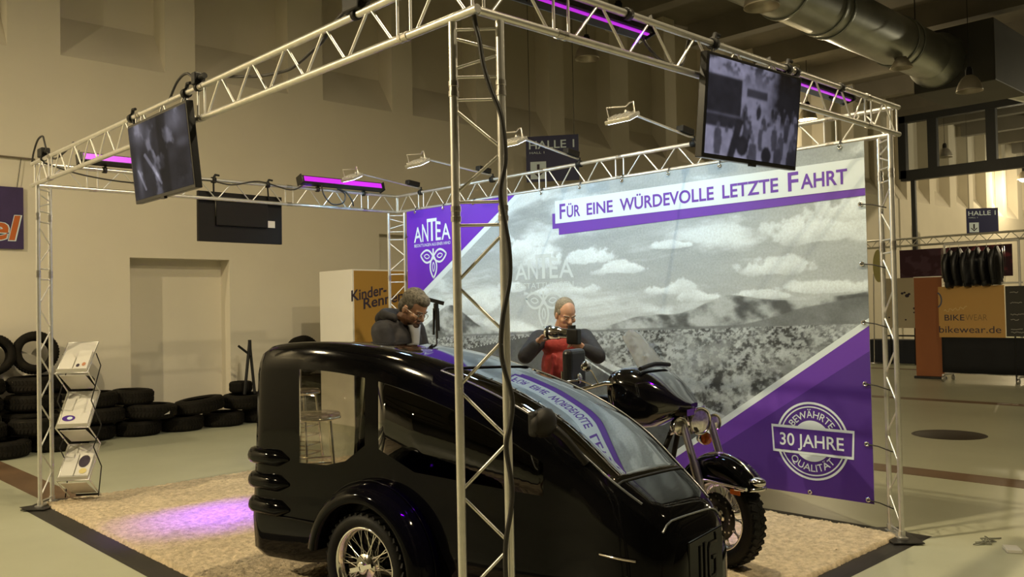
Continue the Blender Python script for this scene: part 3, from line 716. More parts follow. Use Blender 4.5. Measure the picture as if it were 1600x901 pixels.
# ------------------------------------------------------------------ screens on the truss
MT['tvback'] = mat('screen_back_plastic', (0.006, 0.005, 0.0045), 0.5, spec=0.25)
MT['tvframe'] = mat('screen_bezel', (0.010, 0.010, 0.011), 0.3)
def screen(lab, TL, TR, BL, BR, fn, face_cam, emit, clamps):
    c = (TL + TR + BL + BR) / 4; ux = ((TR - TL) + (BR - BL)).normalized(); uz = ((TL - BL) + (TR - BR)); uz = (uz - ux * uz.dot(ux)).normalized(); n = ux.cross(uz)  # n faces the viewer side
    W_ = ((TR - TL).length + (BR - BL).length) / 2; H_ = ((TL - BL).length + (TR - BR).length) / 2
    t = thing('hanging_screen', lab, 'screen', tuple(c), group='flat screens hung on the truss')
    rot = Matrix((ux, n * -1, uz)).transposed()
    if rot.determinant() < 0: rot = Matrix((ux, n, uz)).transposed()
    fr = -1 if face_cam else 1
    m = MB(); m.box(c - n * (0.022 * (1)), (W_, 0.044, H_), rot)
    cas = m.build('casing', MT['tvframe' if face_cam else 'tvback'], t, bevel=0.004)
    if face_cam:
        b = 0.016; o = c - ux * (W_ / 2 - b) - uz * (H_ / 2 - b - 0.006) + n * 0.0015
        grid_picture('display', 150, 88, fn, [paintmat('display_glow', 0.5, emit, spec=0.02)], o, ux, uz, W_ - 2 * b, H_ - 2 * b - 0.006, None, t)
        m = MB(); m.box(c - uz * (H_ / 2 + 0.006) , (0.05, 0.02, 0.014), rot); m.build('sensor_lip', MT['tvframe'], t)
        back = -1
    else:
        m = MB(); m.box(c - ux * 0.0 + uz * 0.05 + n * 0.012, (W_ * 0.62, 0.03, H_ * 0.55), rot); m.build('electronics_cover', MT['tvback'], t, bevel=0.006)
        m = MB(); m.box(c - ux * 0.10 + uz * (H_ * 0.36) + n * 0.02, (0.46, 0.012, 0.035), rot); m.build('mounting_rail', MT['steel'], t)
        m = MB(); m.box(c + ux * (W_ * 0.36) - uz * (H_ * 0.09) + n * 0.004, (0.085, 0.003, 0.07), rot); m.build('type_label', MT['paper'], t)
        m = MB(); o = c - ux * (W_ * 0.31) + n * 0.01
        m.tube([o + uz * 0.18, o + uz * 0.10, o + uz * 0.0 + ux * 0.005, o - uz * 0.045 + ux * 0.02, o - uz * 0.05 + ux * 0.07], 0.006, 6); m.build('cord', MT['steel'], t)
        m = MB(); m.box(o - uz * 0.05 + ux * 0.10, (0.075, 0.02, 0.025), rot); m.build('plug', MT['white'], t)
    for k, (s, P) in enumerate(clamps):
        m = MB(); P = Vector(P); ax = ux
        m.lathe([(0.0185, -0.02), (0.030, -0.02), (0.030, 0.02), (0.0185, 0.02)], P, ax, n=16, closed=True)
        m.bar(P + Vector((0, 0, 0.02)), P + Vector((0, 0, 0.055)) + ux * 0.02, 0.012, 8); m.bar(P + Vector((0, 0, 0.055)) + ux * 0.015, P + Vector((0, 0, 0.05)) + ux * 0.06, 0.010, 8)
        top = c + ux * s + uz * (H_ / 2 - 0.10) - n * 0.045 * (1 if face_cam else -0.3)
        m.bar(P, top, 0.009, 6)
        m.build('clamp', MT['black'], t)
    return t
def pic_left(x, y):
    X, Y = x / 0.93, y / 0.53
    v = 0.012 + 0.05 * fbm(X * 6, Y * 5, 4, 201)
    b = fbm(X * 9 + Y * 2, Y * 5, 4, 207)
    v = v + 0.22 * sst(0.56, 0.75, b) * sst(0.15, 0.6, fbm(X * 3, Y * 3, 3, 211))
    for cx, cy, rx, ry, s in ((0.17, 0.80, 0.10, 0.14, 0.22), (0.76, 0.78, 0.14, 0.13, 0.20), (0.33, 0.70, 0.05, 0.12, 0.12), (0.12, 0.28, 0.04, 0.2, 0.2), (0.85, 0.5, 0.08, 0.05, 0.1)):
        v = v + s * np.exp(-(((X - cx) / rx) ** 2 + ((Y - cy) / ry) ** 2)) * (0.4 + 0.9 * b)
    # two bright slanting sleeves
    for x0, y0, x1, y1, wd in ((0.24, 0.50, 0.42, 0.22, 0.028), (0.40, 0.25, 0.47, 0.12, 0.02), (0.10, 0.34, 0.20, 0.10, 0.02)):
        dx, dy = x1 - x0, y1 - y0; tt = np.clip(((X - x0) * dx + (Y - y0) * dy) / (dx * dx + dy * dy), 0, 1)
        dd = np.hypot(X - x0 - tt * dx, Y - y0 - tt * dy); v = v + 0.22 * sst(wd, wd * 0.4, dd)
    dark = sst(0.10, 0.05, np.abs(X - 0.55)) * 0.6; v = v * (1 - dark)
    return np.stack([v * 0.88, v * 0.85, v * 1.05], -1)
def pic_right(x, y):
    X, Y = x / 0.93, y / 0.53
    n1 = fbm(X * 16, Y * 12, 5, 301, 0.6); n2 = fbm(X * 5, Y * 4, 4, 305)
    v = 0.30 + 0.25 * n2                                   # bright sky and street
    leaf = sst(0.50, 0.56, n1) * sst(0.62, 0.95, Y + 0.12 * (n2 - 0.5)); v = v * (1 - 0.92 * leaf)
    rt = sst(0.58, 0.74, X + 0.12 * (n1 - 0.5)) * sst(0.30, 0.45, Y); v = v * (1 - 0.93 * rt)
    house = ((X < 0.33) & (Y > 0.40) & (Y < 0.74)); v = np.where(house, 0.018 + 0.03 * n2, v)
    roof = (X > 0.38) & (X < 0.6) & (Y > 0.60) & (Y < 0.68); v = np.where(roof, 0.08, v)
    car = (X < 0.34 - 0.2 * (0.35 - Y)) & (Y > 0.26) & (Y < 0.40); v = np.where(car, 0.04 + 0.1 * (np.abs(Y - 0.385) < 0.008), v)
    rnd = np.random.RandomState(5)
    for k in range(46):                                    # the walking crowd, back rows first
        cy = 0.56 - 0.40 * (k / 46.0) ** 1.3; sc = 0.035 + 0.075 * (k / 46.0); cx = rnd.uniform(0.36, 0.95) if k < 34 else rnd.choice([0.16, 0.30, 0.42, 0.5, 0.74, 0.9]) + rnd.uniform(-0.05, 0.05)
        head = np.hypot((X - cx) / 0.55, (Y - cy)) < sc * 0.32
        bod = (np.abs(X - cx) < sc * 0.34 * (0.75 + 0.5 * np.sin(np.clip((cy - Y) / (sc * 3.0), 0, 1) * 3.1))) & (Y < cy - sc * 0.3) & (Y > cy - sc * 3.0)
        col = 0.03 + 0.10 * rnd.rand() if rnd.rand() < 0.8 else 0.42
        v = np.where(bod, col, v); v = np.where(head, 0.10 + 0.15 * rnd.rand(), v)
    leg = (np.abs(X - (0.27 + 0.22 * (Y - 0.1))) < 0.035) & (Y < 0.36); v = np.where(leg, 0.03, v)
    for cx, cy, r_ in ((0.36, 0.12, 0.10), (0.62, 0.06, 0.09)):
        v = np.where((np.hypot((X - cx) / 0.6, Y - cy) < r_) , 0.035, v)
    v = v * (0.55 + 0.5 * sst(1.0, 0.2, X)) * (0.65 + 0.7 * fbm(X * 22, Y * 16, 3, 333))
    im = v.reshape(89, 151)                                # the screen is slightly soft
    for _ in range(2):
        p_ = np.pad(im, 1, mode='edge'); im = (p_[1:-1, 1:-1] * 2 + p_[:-2, 1:-1] + p_[2:, 1:-1] + p_[1:-1, :-2] + p_[1:-1, 2:]) / 6
    v = im.reshape(-1)
    return np.stack([v * 0.80, v * 0.78, v * 1.10], -1) * 0.9
screen('tilted dark screen with blurred grey close-up under the front left truss',
       at(200, 197, 0, -0.085), at(293, 155, 0, -0.085), at(211, 320, 0, -0.035), at(303, 293, 0, -0.035), pic_left, True, 0.62,
       [(-0.38, (0, 3.49, H + G)), (0.30, (0, 2.62, H + G))])
screen('tilted screen showing a walking crowd under the front right truss',
       at(1107, 80, 1, -0.09), at(1253, 120, 1, -0.09), at(1096, 243, 1, -0.032), at(1243, 268, 1, -0.032), pic_right, True, 0.55,
       [(-0.36, (1.62, 0, H + G)), (0.36, (2.36, 0, H + G))])
screen('dark back of a screen hanging under the back left truss',
       at(308, 297, 1, B + 0.03), at(439, 308, 1, B + 0.03), at(312, 376, 1, B + 0.03), at(442, 382, 1, B + 0.03), None, False, 0,
       [(-0.30, (1.62, B, H + G)), (0.30, (2.2, B, H + G))])

# ------------------------------------------------------------------ violet LED bars
MT['led'] = mat('violet_led_strip', (0.3, 0.02, 0.4), 0.3, emit=(0.50, 0.018, 0.72), estr=0.85)
def led_bar(lab, x0, x1, y, z, tilt, dst, e, down=False):
    t = thing('led_bar', lab, 'led light bar', ((x0 + x1) / 2, y, z), group='violet LED bars on the truss')
    L = x1 - x0; c = Vector(((x0 + x1) / 2, y, z)); rot = Matrix.Rotation(tilt, 3, 'X')
    m = MB(); m.box(c, (L, 0.09, 0.085), rot); hs = m.build('housing', MT['blackmetal'], t, bevel=0.01)
    m = MB()
    fwd = rot @ Vector((0, -1, 0)) if y > 1 else rot @ Vector((0, 1, 0))
    if down:
        fwd = rot @ Vector((0, 0, -1)); m.box(c + fwd * 0.043 + Vector((0, -0.03, 0)), (L - 0.06, 0.014, 0.006), rot)
    else: m.box(c + fwd * 0.0455, (L - 0.06, 0.006, 0.055), rot)
    m.build('light_strip', MT['led'], t)
    for s in (-L / 2 - 0.004, L / 2 + 0.004):
        m = MB(); m.box(c + Vector((s, 0, 0)), (0.008, 0.105, 0.10), rot); m.build('end_cap', MT['blackmetal'], t)
    for s in (-0.28, 0.28):
        m = MB(); p = c + Vector((s * L, 0, -0.05)); q2 = Vector((p.x, B if y > 1 else 0, H + G + 0.016)); m.bar(p, q2, 0.012, 8)
        m.lathe([(0.0185, -0.018), (0.028, -0.018), (0.028, 0.018), (0.0185, 0.018)], (p.x, B if y > 1 else 0, H + G), (1, 0, 0), n=14, closed=True); m.build('bracket', MT['blackmetal'], t)
    src = c + fwd * 0.06
    l = light('bar_light', 'AREA', src, e, PURPLE, t, shape='RECTANGLE', size=L - 0.1, size_y=0.05, spread=R(20)); aim(l, src, dst)
led_bar('violet LED bar on top of the back left truss, right end near the back tower', 2.56, 3.61, B - 0.03, 3.015, R(-18), (2.7, 4.2, 0), E_BAR * 0.5)
led_bar('violet LED bar on the back left truss, behind the tilted dark screen', 0.36, 1.40, B - 0.03, 3.02, R(-18), (0.80, 4.12, 0), E_BAR * 1.3)
led_bar('thin violet LED bar under the front right truss at the top edge', 0.14, 1.15, 0.07, 2.93, R(-14), (0.9, 1.4, 0), E_BAR * 0.2, True)
led_bar('thin violet LED bar under the front right truss, right of the crowd screen', 2.24, 3.24, 0.07, 2.93, R(-14), (2.6, 1.0, 0.3), E_BAR * 0.2, True)

# ------------------------------------------------------------------ cables and boxes on the truss
def cord(name, lab, pts, r=0.008, grp=None):
    pts = [Vector(p) for p in pts]; out = []
    for i in range(len(pts) - 1):
        p0 = pts[max(i - 1, 0)]; p1 = pts[i]; p2 = pts[i + 1]; p3 = pts[min(i + 2, len(pts) - 1)]
        for k in range(6):
            t_ = k / 6; out.append(0.5 * ((2 * p1) + (p2 - p0) * t_ + (2 * p0 - 5 * p1 + 4 * p2 - p3) * t_ ** 2 + (3 * p1 - p0 - 3 * p2 + p3) * t_ ** 3))
    out.append(pts[-1]); m = MB(); m.tube(out, r, 8)
    return tag(m.build(name, MT['cable'], loc=pts[0]), lab, 'cable', grp)
cord('power_cable', 'thick black cable winding down the front truss tower',
     [(0.0, 0.04, 2.93), (0.005, 0.02, 2.80), (0.03, 0.03, 2.71), (0.04, 0.02, 2.65), (0.05, 0.01, 2.55), (0.07, -0.01, 2.45), (0.09, -0.03, 2.38), (0.10, -0.04, 2.31), (0.105, -0.045, 2.18), (0.09, -0.03, 2.06), (0.10, -0.04, 1.94), (0.11, -0.05, 1.84), (0.11, -0.05, 1.72),
      (0.088, -0.028, 1.56), (0.085, -0.025, 1.42), (0.11, -0.05, 1.27), (0.105, -0.045, 1.17), (0.092, -0.032, 1.08), (0.105, -0.045, 0.93), (0.10, -0.04, 0.83), (0.085, -0.025, 0.71), (0.085, -0.025, 0.55), (0.10, -0.04, 0.3), (0.12, -0.05, 0.04)], 0.0095)
cord('power_cable', 'black cable sagging in waves inside the front left truss beam', [(0.015, 0.80, 2.93), (0.02, 0.88, 2.99), (0.02, 1.02, 2.955), (0.02, 1.11, 2.90), (0.02, 1.22, 2.87), (0.02, 1.35, 2.84), (0.02, 1.47, 2.83), (0.02, 1.74, 2.86), (0.02, 2.0, 2.91), (0.02, 2.2, 2.95), (0.01, 2.45, 2.965), (0, 2.6, 3.05), (0, 2.75, 3.03), (-0.01, 2.85, 2.93)], 0.008)
cord('power_cable', 'thin black cable lying along the back left truss beam', [(0.05, B - 0.02, 2.96), (0.4, B - 0.03, 2.87), (0.9, B - 0.03, 2.84), (1.5, B - 0.03, 2.92), (1.8, B - 0.02, 2.90), (2.1, B - 0.02, 2.96), (2.45, B - 0.03, 2.90), (2.6, B - 0.05, 2.97)], 0.007)
cord('power_cable', 'black cable loops hanging under the violet bar near the back tower', [(2.80, B - 0.07, 2.97), (2.82, B - 0.09, 2.86), (2.92, B - 0.09, 2.775), (3.06, B - 0.08, 2.80), (3.1, B - 0.06, 2.90), (3.0, B - 0.07, 2.95), (3.1, B - 0.08, 2.92), (3.17, B - 0.09, 2.83), (3.20, B - 0.07, 2.775)], 0.008)
cord('power_cable', 'black cable loop inside the front right truss, left of the crowd screen', [(1.10, 0.06, 2.89), (1.13, 0.03, 2.82), (1.22, 0.02, 2.775), (1.36, 0.02, 2.785), (1.42, 0.03, 2.86), (1.43, 0.02, 2.92)], 0.008)
cord('power_cable', 'black cable looping over the left end of the front left truss', [(0, 5.80, 2.955), (-0.01, 5.72, 3.02), (-0.01, 5.60, 3.11), (0, 5.50, 3.13), (0, 5.45, 3.08), (0, 5.36, 2.97), (0.01, 5.2, 2.90), (0.01, 4.95, 2.92), (0, 4.7, 2.955)], 0.008)
def plug_box(loc, ln, lab):
    t = thing('plug_box', lab, 'plug box', loc, group='black plug boxes on the front left truss'); c = Vector(loc)
    m = MB(); m.box(c + Vector((0, 0, 0.045)), (0.07, ln, 0.075)); m.build('body', MT['black'], t, bevel=0.008)
    m = MB(); m.bar(c + Vector((0, -ln / 2, 0.05)), c + Vector((0, -ln / 2 - 0.06, 0.05)), 0.018, 10); m.build('plug', MT['black'], t)
    m = MB(); m.lathe([(0.0185, -0.015), (0.026, -0.015), (0.026, 0.015), (0.0185, 0.015)], c + Vector((0, 0, -0.002)), (0, 1, 0), n=12, closed=True); m.build('strap', MT['black'], t)
plug_box((0, 5.47, H + G + 0.005), 0.12, 'black plug box on the left end of the front left truss')
plug_box((0, 0.80, H + G + 0.005), 0.13, 'black plug box on the front left truss near the foreground corner')
plug_box((0, 2.45, H + G + 0.005), 0.05, 'small black plug on the front left truss right of the tilted dark screen')

# ------------------------------------------------------------------ folding brochure stand
bw = Vector((math.cos(R(-35)), math.sin(R(-35)), 0)); bd = Vector((math.cos(R(55)), math.sin(R(55)), 0)); B0 = Vector((0.085, 5.475, 0))
def bp(s, dd, z): return B0 + bw * s + bd * dd + Vector((0, 0, z))
st = thing('brochure_stand', 'zigzag folding brochure stand with tilted trays beside the left truss tower', 'brochure stand', tuple(B0))
WS = 0.245; DB = 0.30
fz = [1.14, 0.68, 0.24]; bzs = [1.385, 0.955, 0.50, 0.05]
MT['tray'] = mat('clear_tray', (0.62, 0.60, 0.55), 0.35, 0.2)
for i, z in enumerate(fz):
    m = MB(); pts = [bp(0, 0, z), bp(WS, 0, z), bp(WS, DB, bzs[i]), bp(0, DB, bzs[i])]
    lo = 0.0 if i else 0.0
    m.add(pts, [(0, 1, 2, 3)]); m.add([bp(0, 0, z - 0.0), bp(WS, 0, z), bp(WS, -0.012, z + 0.035), bp(0, -0.012, z + 0.035)], [(0, 1, 2, 3)])
    tr = m.build('tray', MT['tray'], st); md = tr.modifiers.new('thick', 'SOLIDIFY'); md.thickness = 0.006
    m = MB(); m.tube([bp(0, 0, z), bp(0, DB, bzs[i]), bp(WS, DB, bzs[i]), bp(WS, 0, z)], 0.006, 8, True); m.build('tray_frame', MT['alu'], st)
    m = MB(); m.add([bp(0.02, 0.01, z - 0.02), bp(WS - 0.02, 0.01, z - 0.02), bp(WS - 0.02, DB - 0.01, bzs[i + 1] + 0.03), bp(0.02, DB - 0.01, bzs[i + 1] + 0.03)], [(0, 1, 2, 3)])
    pn = m.build('back_panel', MT['tray'], st); md = pn.modifiers.new('thick', 'SOLIDIFY'); md.thickness = 0.004
for s in (-0.008, WS + 0.008):
    m = MB(); m.tube([bp(s, 0, fz[0]), bp(s, DB, bzs[1]), bp(s, 0, fz[1]), bp(s, DB, bzs[2]), bp(s, 0, fz[2]), bp(s, DB, bzs[3])], 0.007, 8); m.build('folding_rail', MT['alu'], st)
    m = MB(); m.tube([bp(s * 1.03, DB * 0.62, 1.29), bp(s * 1.03, DB * 1.02, 1.18), bp(s * 1.03, DB * 0.15, 0.90), bp(s * 1.03, DB * 1.02, 0.66), bp(s * 1.03, DB * 0.3, 0.5), bp(s * 1.03, DB * 1.0, 0.30), bp(s * 1.03, DB * 0.7, 0.06)], 0.005, 8); m.build('folding_rail', MT['blackmetal'], st)
m = MB(); m.add([bp(-0.02, -0.03, 0.012), bp(WS * 0.9, -0.03, 0.012), bp(WS + 0.06, DB, 0.012), bp(0.05, DB + 0.03, 0.012)], [(0, 1, 2, 3)])
o = m.build('foot_plate', MT['alu'], st); md = o.modifiers.new('thick', 'SOLIDIFY'); md.thickness = 0.012; md.offset = -1
m = MB(); m.bar(bp(0.05, DB, 0.06), bp(WS, DB, 0.06), 0.01, 8); m.build('cross_bar', MT['blackmetal'], st)
BR_ = [(0, 0.01, 0.115, 0.0, 0.16, 'white leaflet with curved edge on the top tray of the brochure stand, left', 0),
       (0, 0.125, 0.232, 0.0, 0.19, 'white leaflet with two dark faces on the top tray of the brochure stand, right', 1),
       (1, 0.012, 0.235, 0.0, 0.22, 'white brochure with violet oval logo on the middle tray of the brochure stand', 2),
       (2, 0.01, 0.115, 0.02, 0.20, 'pale leaflet on the lowest tray of the brochure stand, left', 3),
       (2, 0.125, 0.235, 0.02, 0.20, 'dark and yellow leaflet on the lowest tray of the brochure stand, right', 4)]
for tr_, s0, s1, d0, d1, lab, kind in BR_:
    z0 = fz[tr_]; z1 = bzs[tr_]
    def tp(s, dd, e=0.0): return bp(s, dd, z0 + (z1 - z0) * dd / DB + e)
    m = MB()
    if kind == 0: poly = [(s0, d0), (s1, d0), (s1, d1 * 0.75), (s0 + 0.06, d1), (s0, d1 * 0.9)]
    else: poly = [(s0, d0), (s1, d0), (s1, d1), (s0, d1)]
    m.add([tp(a, b, 0.008) for a, b in poly] + [tp(a, b, 0.022) for a, b in poly], [tuple(range(len(poly)))[::-1], tuple(range(len(poly), 2 * len(poly)))] + [(i, (i + 1) % len(poly), len(poly) + (i + 1) % len(poly), len(poly) + i) for i in range(len(poly))])
    def blob(cs, cd, rs, rd, mi):
        k = [(cs + rs * math.cos(2 * PI * i / 20), cd + rd * math.sin(2 * PI * i / 20)) for i in range(20)]; m.add([tp(a, b, 0.0235 + 0.0004 * mi) for a, b in k], [tuple(range(20))], mi)
    if kind == 1: blob(s0 + 0.03, 0.045, 0.014, 0.016, 1); blob(s0 + 0.075, 0.055, 0.015, 0.018, 2)
    if kind == 2: blob(0.075, 0.055, 0.052, 0.024, 3); blob(0.085, 0.055, 0.022, 0.012, 4)
    if kind == 4: blob(s0 + 0.05, 0.13, 0.045, 0.05, 1); blob(s0 + 0.06, 0.05, 0.03, 0.022, 5)
    o = m.build('brochure', [MT['paper'], MT['inkdark'], mat('skin_print', (0.45, 0.2, 0.1), 0.6), MT['purple_d'], MT['pwhite'], mat('yellow_print', (0.6, 0.5, 0.2), 0.6)], loc=tp(s0, d0, 0.008))
    tag(o, lab, 'brochure', 'brochures on the folding stand')

# ------------------------------------------------------------------ tyre wall
def tyre_mesh(name, Rr, wd, rin, m_):
    m = MB(); h = wd / 2
    m.lathe([(rin, -h * 0.72), (rin + 0.01, -h * 0.95), (Rr * 0.80, -h), (Rr * 0.93, -h * 0.90), (Rr * 0.985, -h * 0.66), (Rr, -h * 0.3), (Rr, h * 0.3), (Rr * 0.985, h * 0.66), (Rr * 0.93, h * 0.90), (Rr * 0.80, h), (rin + 0.01, h * 0.95), (rin, h * 0.72), (rin + 0.03, h * 0.6), (Rr - 0.035, h * 0.5), (Rr - 0.03, 0), (Rr - 0.035, -h * 0.5), (rin + 0.03, -h * 0.6)], n=40, closed=True)
    n = 44
    for k in range(n):
        a = 2 * PI * k / n
        for sg in (-1, 1):
            rot = Matrix.Rotation(a, 3, 'Z') @ Matrix.Rotation(sg * 0.35, 3, 'X')
            m.box(Matrix.Rotation(a, 3, 'Z') @ Vector((Rr - 0.001, 0, sg * h * 0.36)), (0.012, Rr * 0.095, h * 0.5), rot)
    return m.build(name, m_, loc=(0, 0, 0))
proto = tyre_mesh('car_tyre', 0.318, 0.2, 0.195, MT['rubber'])
# x, y, z(centre), radius scale, tilt (rx, ry), standing?, label
TY = [
 (0.60, 9.84, 1.155, 0.80, (R(80), 0), 'tyre standing upright on the pile at the left picture edge, its hole showing'),
 (1.085, 9.84, 1.16, 0.84, (R(80), 0), 'tyre standing upright on the pile behind the left truss tower'),
 (0.40, 9.74, 0.77, 0.97, (0, 0), 'tyre lying under the upright one at the left picture edge'),
 (1.05, 9.74, 0.77, 1.0, (0, 0), 'tyre lying under the upright one behind the left truss tower'),
 (0.36, 9.72, 0.55, 1.0, (0, 0), 'tyre lying two below the upright tyre at the left edge'),
 (1.02, 9.70, 0.55, 1.0, (0, 0), 'tyre lying two below the upright tyre behind the left tower'),
 (0.33, 9.72, 0.33, 1.0, (0, 0), 'tyre lying in the second layer of the back row at the left edge'),
 (1.00, 9.72, 0.33, 1.0, (0, 0), 'tyre lying in the second layer of the back row behind the left truss tower'),
 (0.24, 9.06, 0.32, 1.0, (0, R(2)), 'tyre of the front row, on top, cut by the left picture edge'),
 (0.92, 9.10, 0.32, 0.98, (0, R(2)), 'tyre of the front row, on top, just left of the left truss tower'),
 (0.46, 9.02, 0.10, 1.08, (0, 0), 'tyre on the floor at the lower left, frontmost of the pile'),
 (1.16, 9.12, 0.10, 1.0, (0, 0), 'tyre on the floor in front, behind the foot of the left truss tower'),
 (0.36, 9.74, 0.11, 1.0, (0, 0), 'tyre on the floor in the back row at the left edge, mostly hidden'),
 (1.02, 9.74, 0.11, 1.0, (0, 0), 'tyre on the floor in the back row behind the left truss tower, mostly hidden'),
 (1.70, 9.68, 0.10, 0.92, (0, 0), 'tyre on the floor right behind the brochure stand'),
 (1.78, 9.66, 0.31, 1.02, (0, R(2)), 'tyre in the second layer, directly right of the brochure stand'),
 (1.73, 9.70, 0.52, 0.96, (0, 0), 'tyre in the third layer, right of the middle tray of the brochure stand'),
 (1.50, 9.74, 0.73, 0.80, (0, 0), 'small tyre topmost of the stack behind the brochure stand'),
 (2.29, 9.62, 0.10, 0.90, (0, 0), 'tyre on the floor below the one with the white scrap, to its left'),
 (2.45, 9.62, 0.31, 1.06, (R(2), R(-2)), 'tyre in the second layer with a white scrap stuck on it'),
 (2.25, 9.72, 0.515, 0.85, (0, R(2)), 'tyre on top, behind and above the one with the white scrap'),
 (2.88, 9.62, 0.10, 0.92, (0, 0), 'tyre on the floor below and right of the one with the white scrap'),
 (3.14, 9.62, 0.325, 1.06, (R(5), R(-5)), 'tyre tilted forward under the door niche, its hole showing'),
 (3.49, 9.62, 0.10, 0.92, (0, 0), 'tyre on the floor under the right end of the door niche'),
 (3.83, 9.62, 0.33, 1.0, (0, R(-2)), 'tyre in the second layer under the dark sticks'),
 (4.13, 9.62, 0.10, 1.0, (0, 0), 'tyre on the floor near the rear of the black sidecar'),
 (4.48, 9.62, 0.31, 1.0, (0, 0), 'tyre in the second layer behind the rear of the black sidecar'),
 (4.80, 9.66, 0.10, 1.0, (0, 0), 'tyre on the floor behind the sidecar, right end of the pile'),
 (4.95, 9.66, 0.53, 1.0, (0, 0), 'tyre in the third layer behind the sidecar roof, carrying the upright one'),
 (5.14, 9.66, 0.31, 1.0, (0, 0), 'tyre in the second layer at the right end of the pile, behind the sidecar'),
 (4.92, 9.80, 0.935, 0.95, (R(80), 0), 'tyre standing upright, peeping over the sidecar roof'),
 (3.86, 9.80, 0.52, 0.52, (0, 0), 'small tyre on top of the pile below the dark sticks')]
for i, (x, y, z, s, (rx, ry), lab) in enumerate(TY):
    o = proto if i == 0 else proto.copy()
    if i: COL.objects.link(o)
    o.location = (x, y, z); o.scale = (s, s, 1.0 if s > 0.6 else 0.8); o.rotation_euler = (rx, ry, random.uniform(0, 6) if rx < 1 else random.uniform(-0.15, 0.25))
    tag(o, 'black ' + lab, 'tyre', 'tyres of the pile along the wall')
m = MB(); m.add([(2.50, 9.275, 0.272), (2.58, 9.285, 0.278), (2.585, 9.29, 0.315), (2.57, 9.285, 0.302)], [(0, 1, 2, 3)])
o = m.build('paper_scrap', MT['paper'], loc=(2.5, 9.27, 0.26)); md = o.modifiers.new('thick', 'SOLIDIFY'); md.thickness = 0.002
tag(o, 'tiny white paper scrap stuck on a tyre under the door niche', 'paper scrap')
# dark sticks with a loose handle standing on the tyres
t = thing('folding_trestle', 'dark folding trestle standing on the tyres at the wall left of the sidecar', 'trestle', (3.80, 9.55, 0.43))
m = MB(); m.bar((3.75, 9.46, 0.43), (3.86, 9.50, 1.20), 0.022, 8); m.build('leg', MT['black'], t)
m = MB(); m.bar((3.91, 9.46, 0.43), (3.87, 9.52, 1.16), 0.022, 8); m.build('leg', MT['black'], t)
m = MB(); m.bar((3.67, 9.47, 1.14), (3.88, 9.50, 0.985), 0.018, 8); m.build('handle', MT['black'], t)
m = MB(); m.bar((3.86, 9.49, 0.99), (3.86, 9.5, 1.22), 0.026, 8); m.build('hinge', MT['black'], t)

# ------------------------------------------------------------------ wall banner at far left
t = thing('wall_banner', 'dark violet wall banner with orange letters cut by the left picture edge', 'banner', (-0.6, WY - 0.03, 2.5))
m = MB(); m.box((-0.74, WY - 0.03, 2.90), (3.52, 0.01, 0.80)); m.build('cloth', mat('dark_violet_cloth', (0.035, 0.018, 0.085), 0.7, noise=0.25, nscale=2.5), t)
def shear(x, y): return x + 0.22 * y, y
m = MB(); X0 = (1, 0, 0); Z0 = (0, 0, 1)
m.text('el', (0.57, WY - 0.036, 2.60), X0, Z0, 0.36, 0.34, 0, 0.045, shear)
m.text('el', (0.585, WY - 0.038, 2.612), X0, Z0, 0.33, 0.32, 1, 0.022, shear)
m.build('lettering', [MT['pwhite'], mat('orange_print', (0.45, 0.10, 0.008), 0.6)], t)
for x in (-1.5, 0.95):
    m = MB(); m.bar((x, WY - 0.03, 3.30), (x + 0.05, WY - 0.03, 3.685), 0.004, 5); m.build('cord', MT['cable'], t)
m = MB(); m.tube([(-3, WY - 0.03, 3.72), (-1, WY - 0.03, 3.70), (1.16, WY - 0.03, 3.685)], 0.012, 6)
tag(m.build('wall_cable', mat('grey_brown_cable', (0.16, 0.13, 0.09), 0.7), loc=(0, WY - 0.03, 3.7)), 'thin cable along the wall above the left violet wall banner', 'cable')

# ------------------------------------------------------------------ children's race booth box
t = thing('booth_box', 'tall box with white side and ochre front lettered Kinder-Renn behind the bowed man', 'booth box', (5.5, 8.3, 0))
MT['ochre'] = mat('ochre_print', (0.36, 0.20, 0.035), 0.6)
m = MB(); m.box((5.55, 8.33, 1.10), (1.90, 0.86, 2.20)); m.build('body', MT['white'], t, bevel=0.006)
m = MB(); m.box((5.56, 7.897, 1.10), (1.86, 0.006, 2.16)); fr = m.build('front_print', MT['ochre'], t)
def tilt(x, y): return x, y + x * 0.17
m = MB(); m.text('Kinder-', at(549, 471, 1, 7.892), X0, Z0, 0.60, 0.155, 0, 0.02, tilt); m.text('Rennen', at(568, 483, 1, 7.892), X0, Z0, 0.70, 0.155, 0, 0.02, tilt)
m.build('lettering', MT['inkdark'], fr)

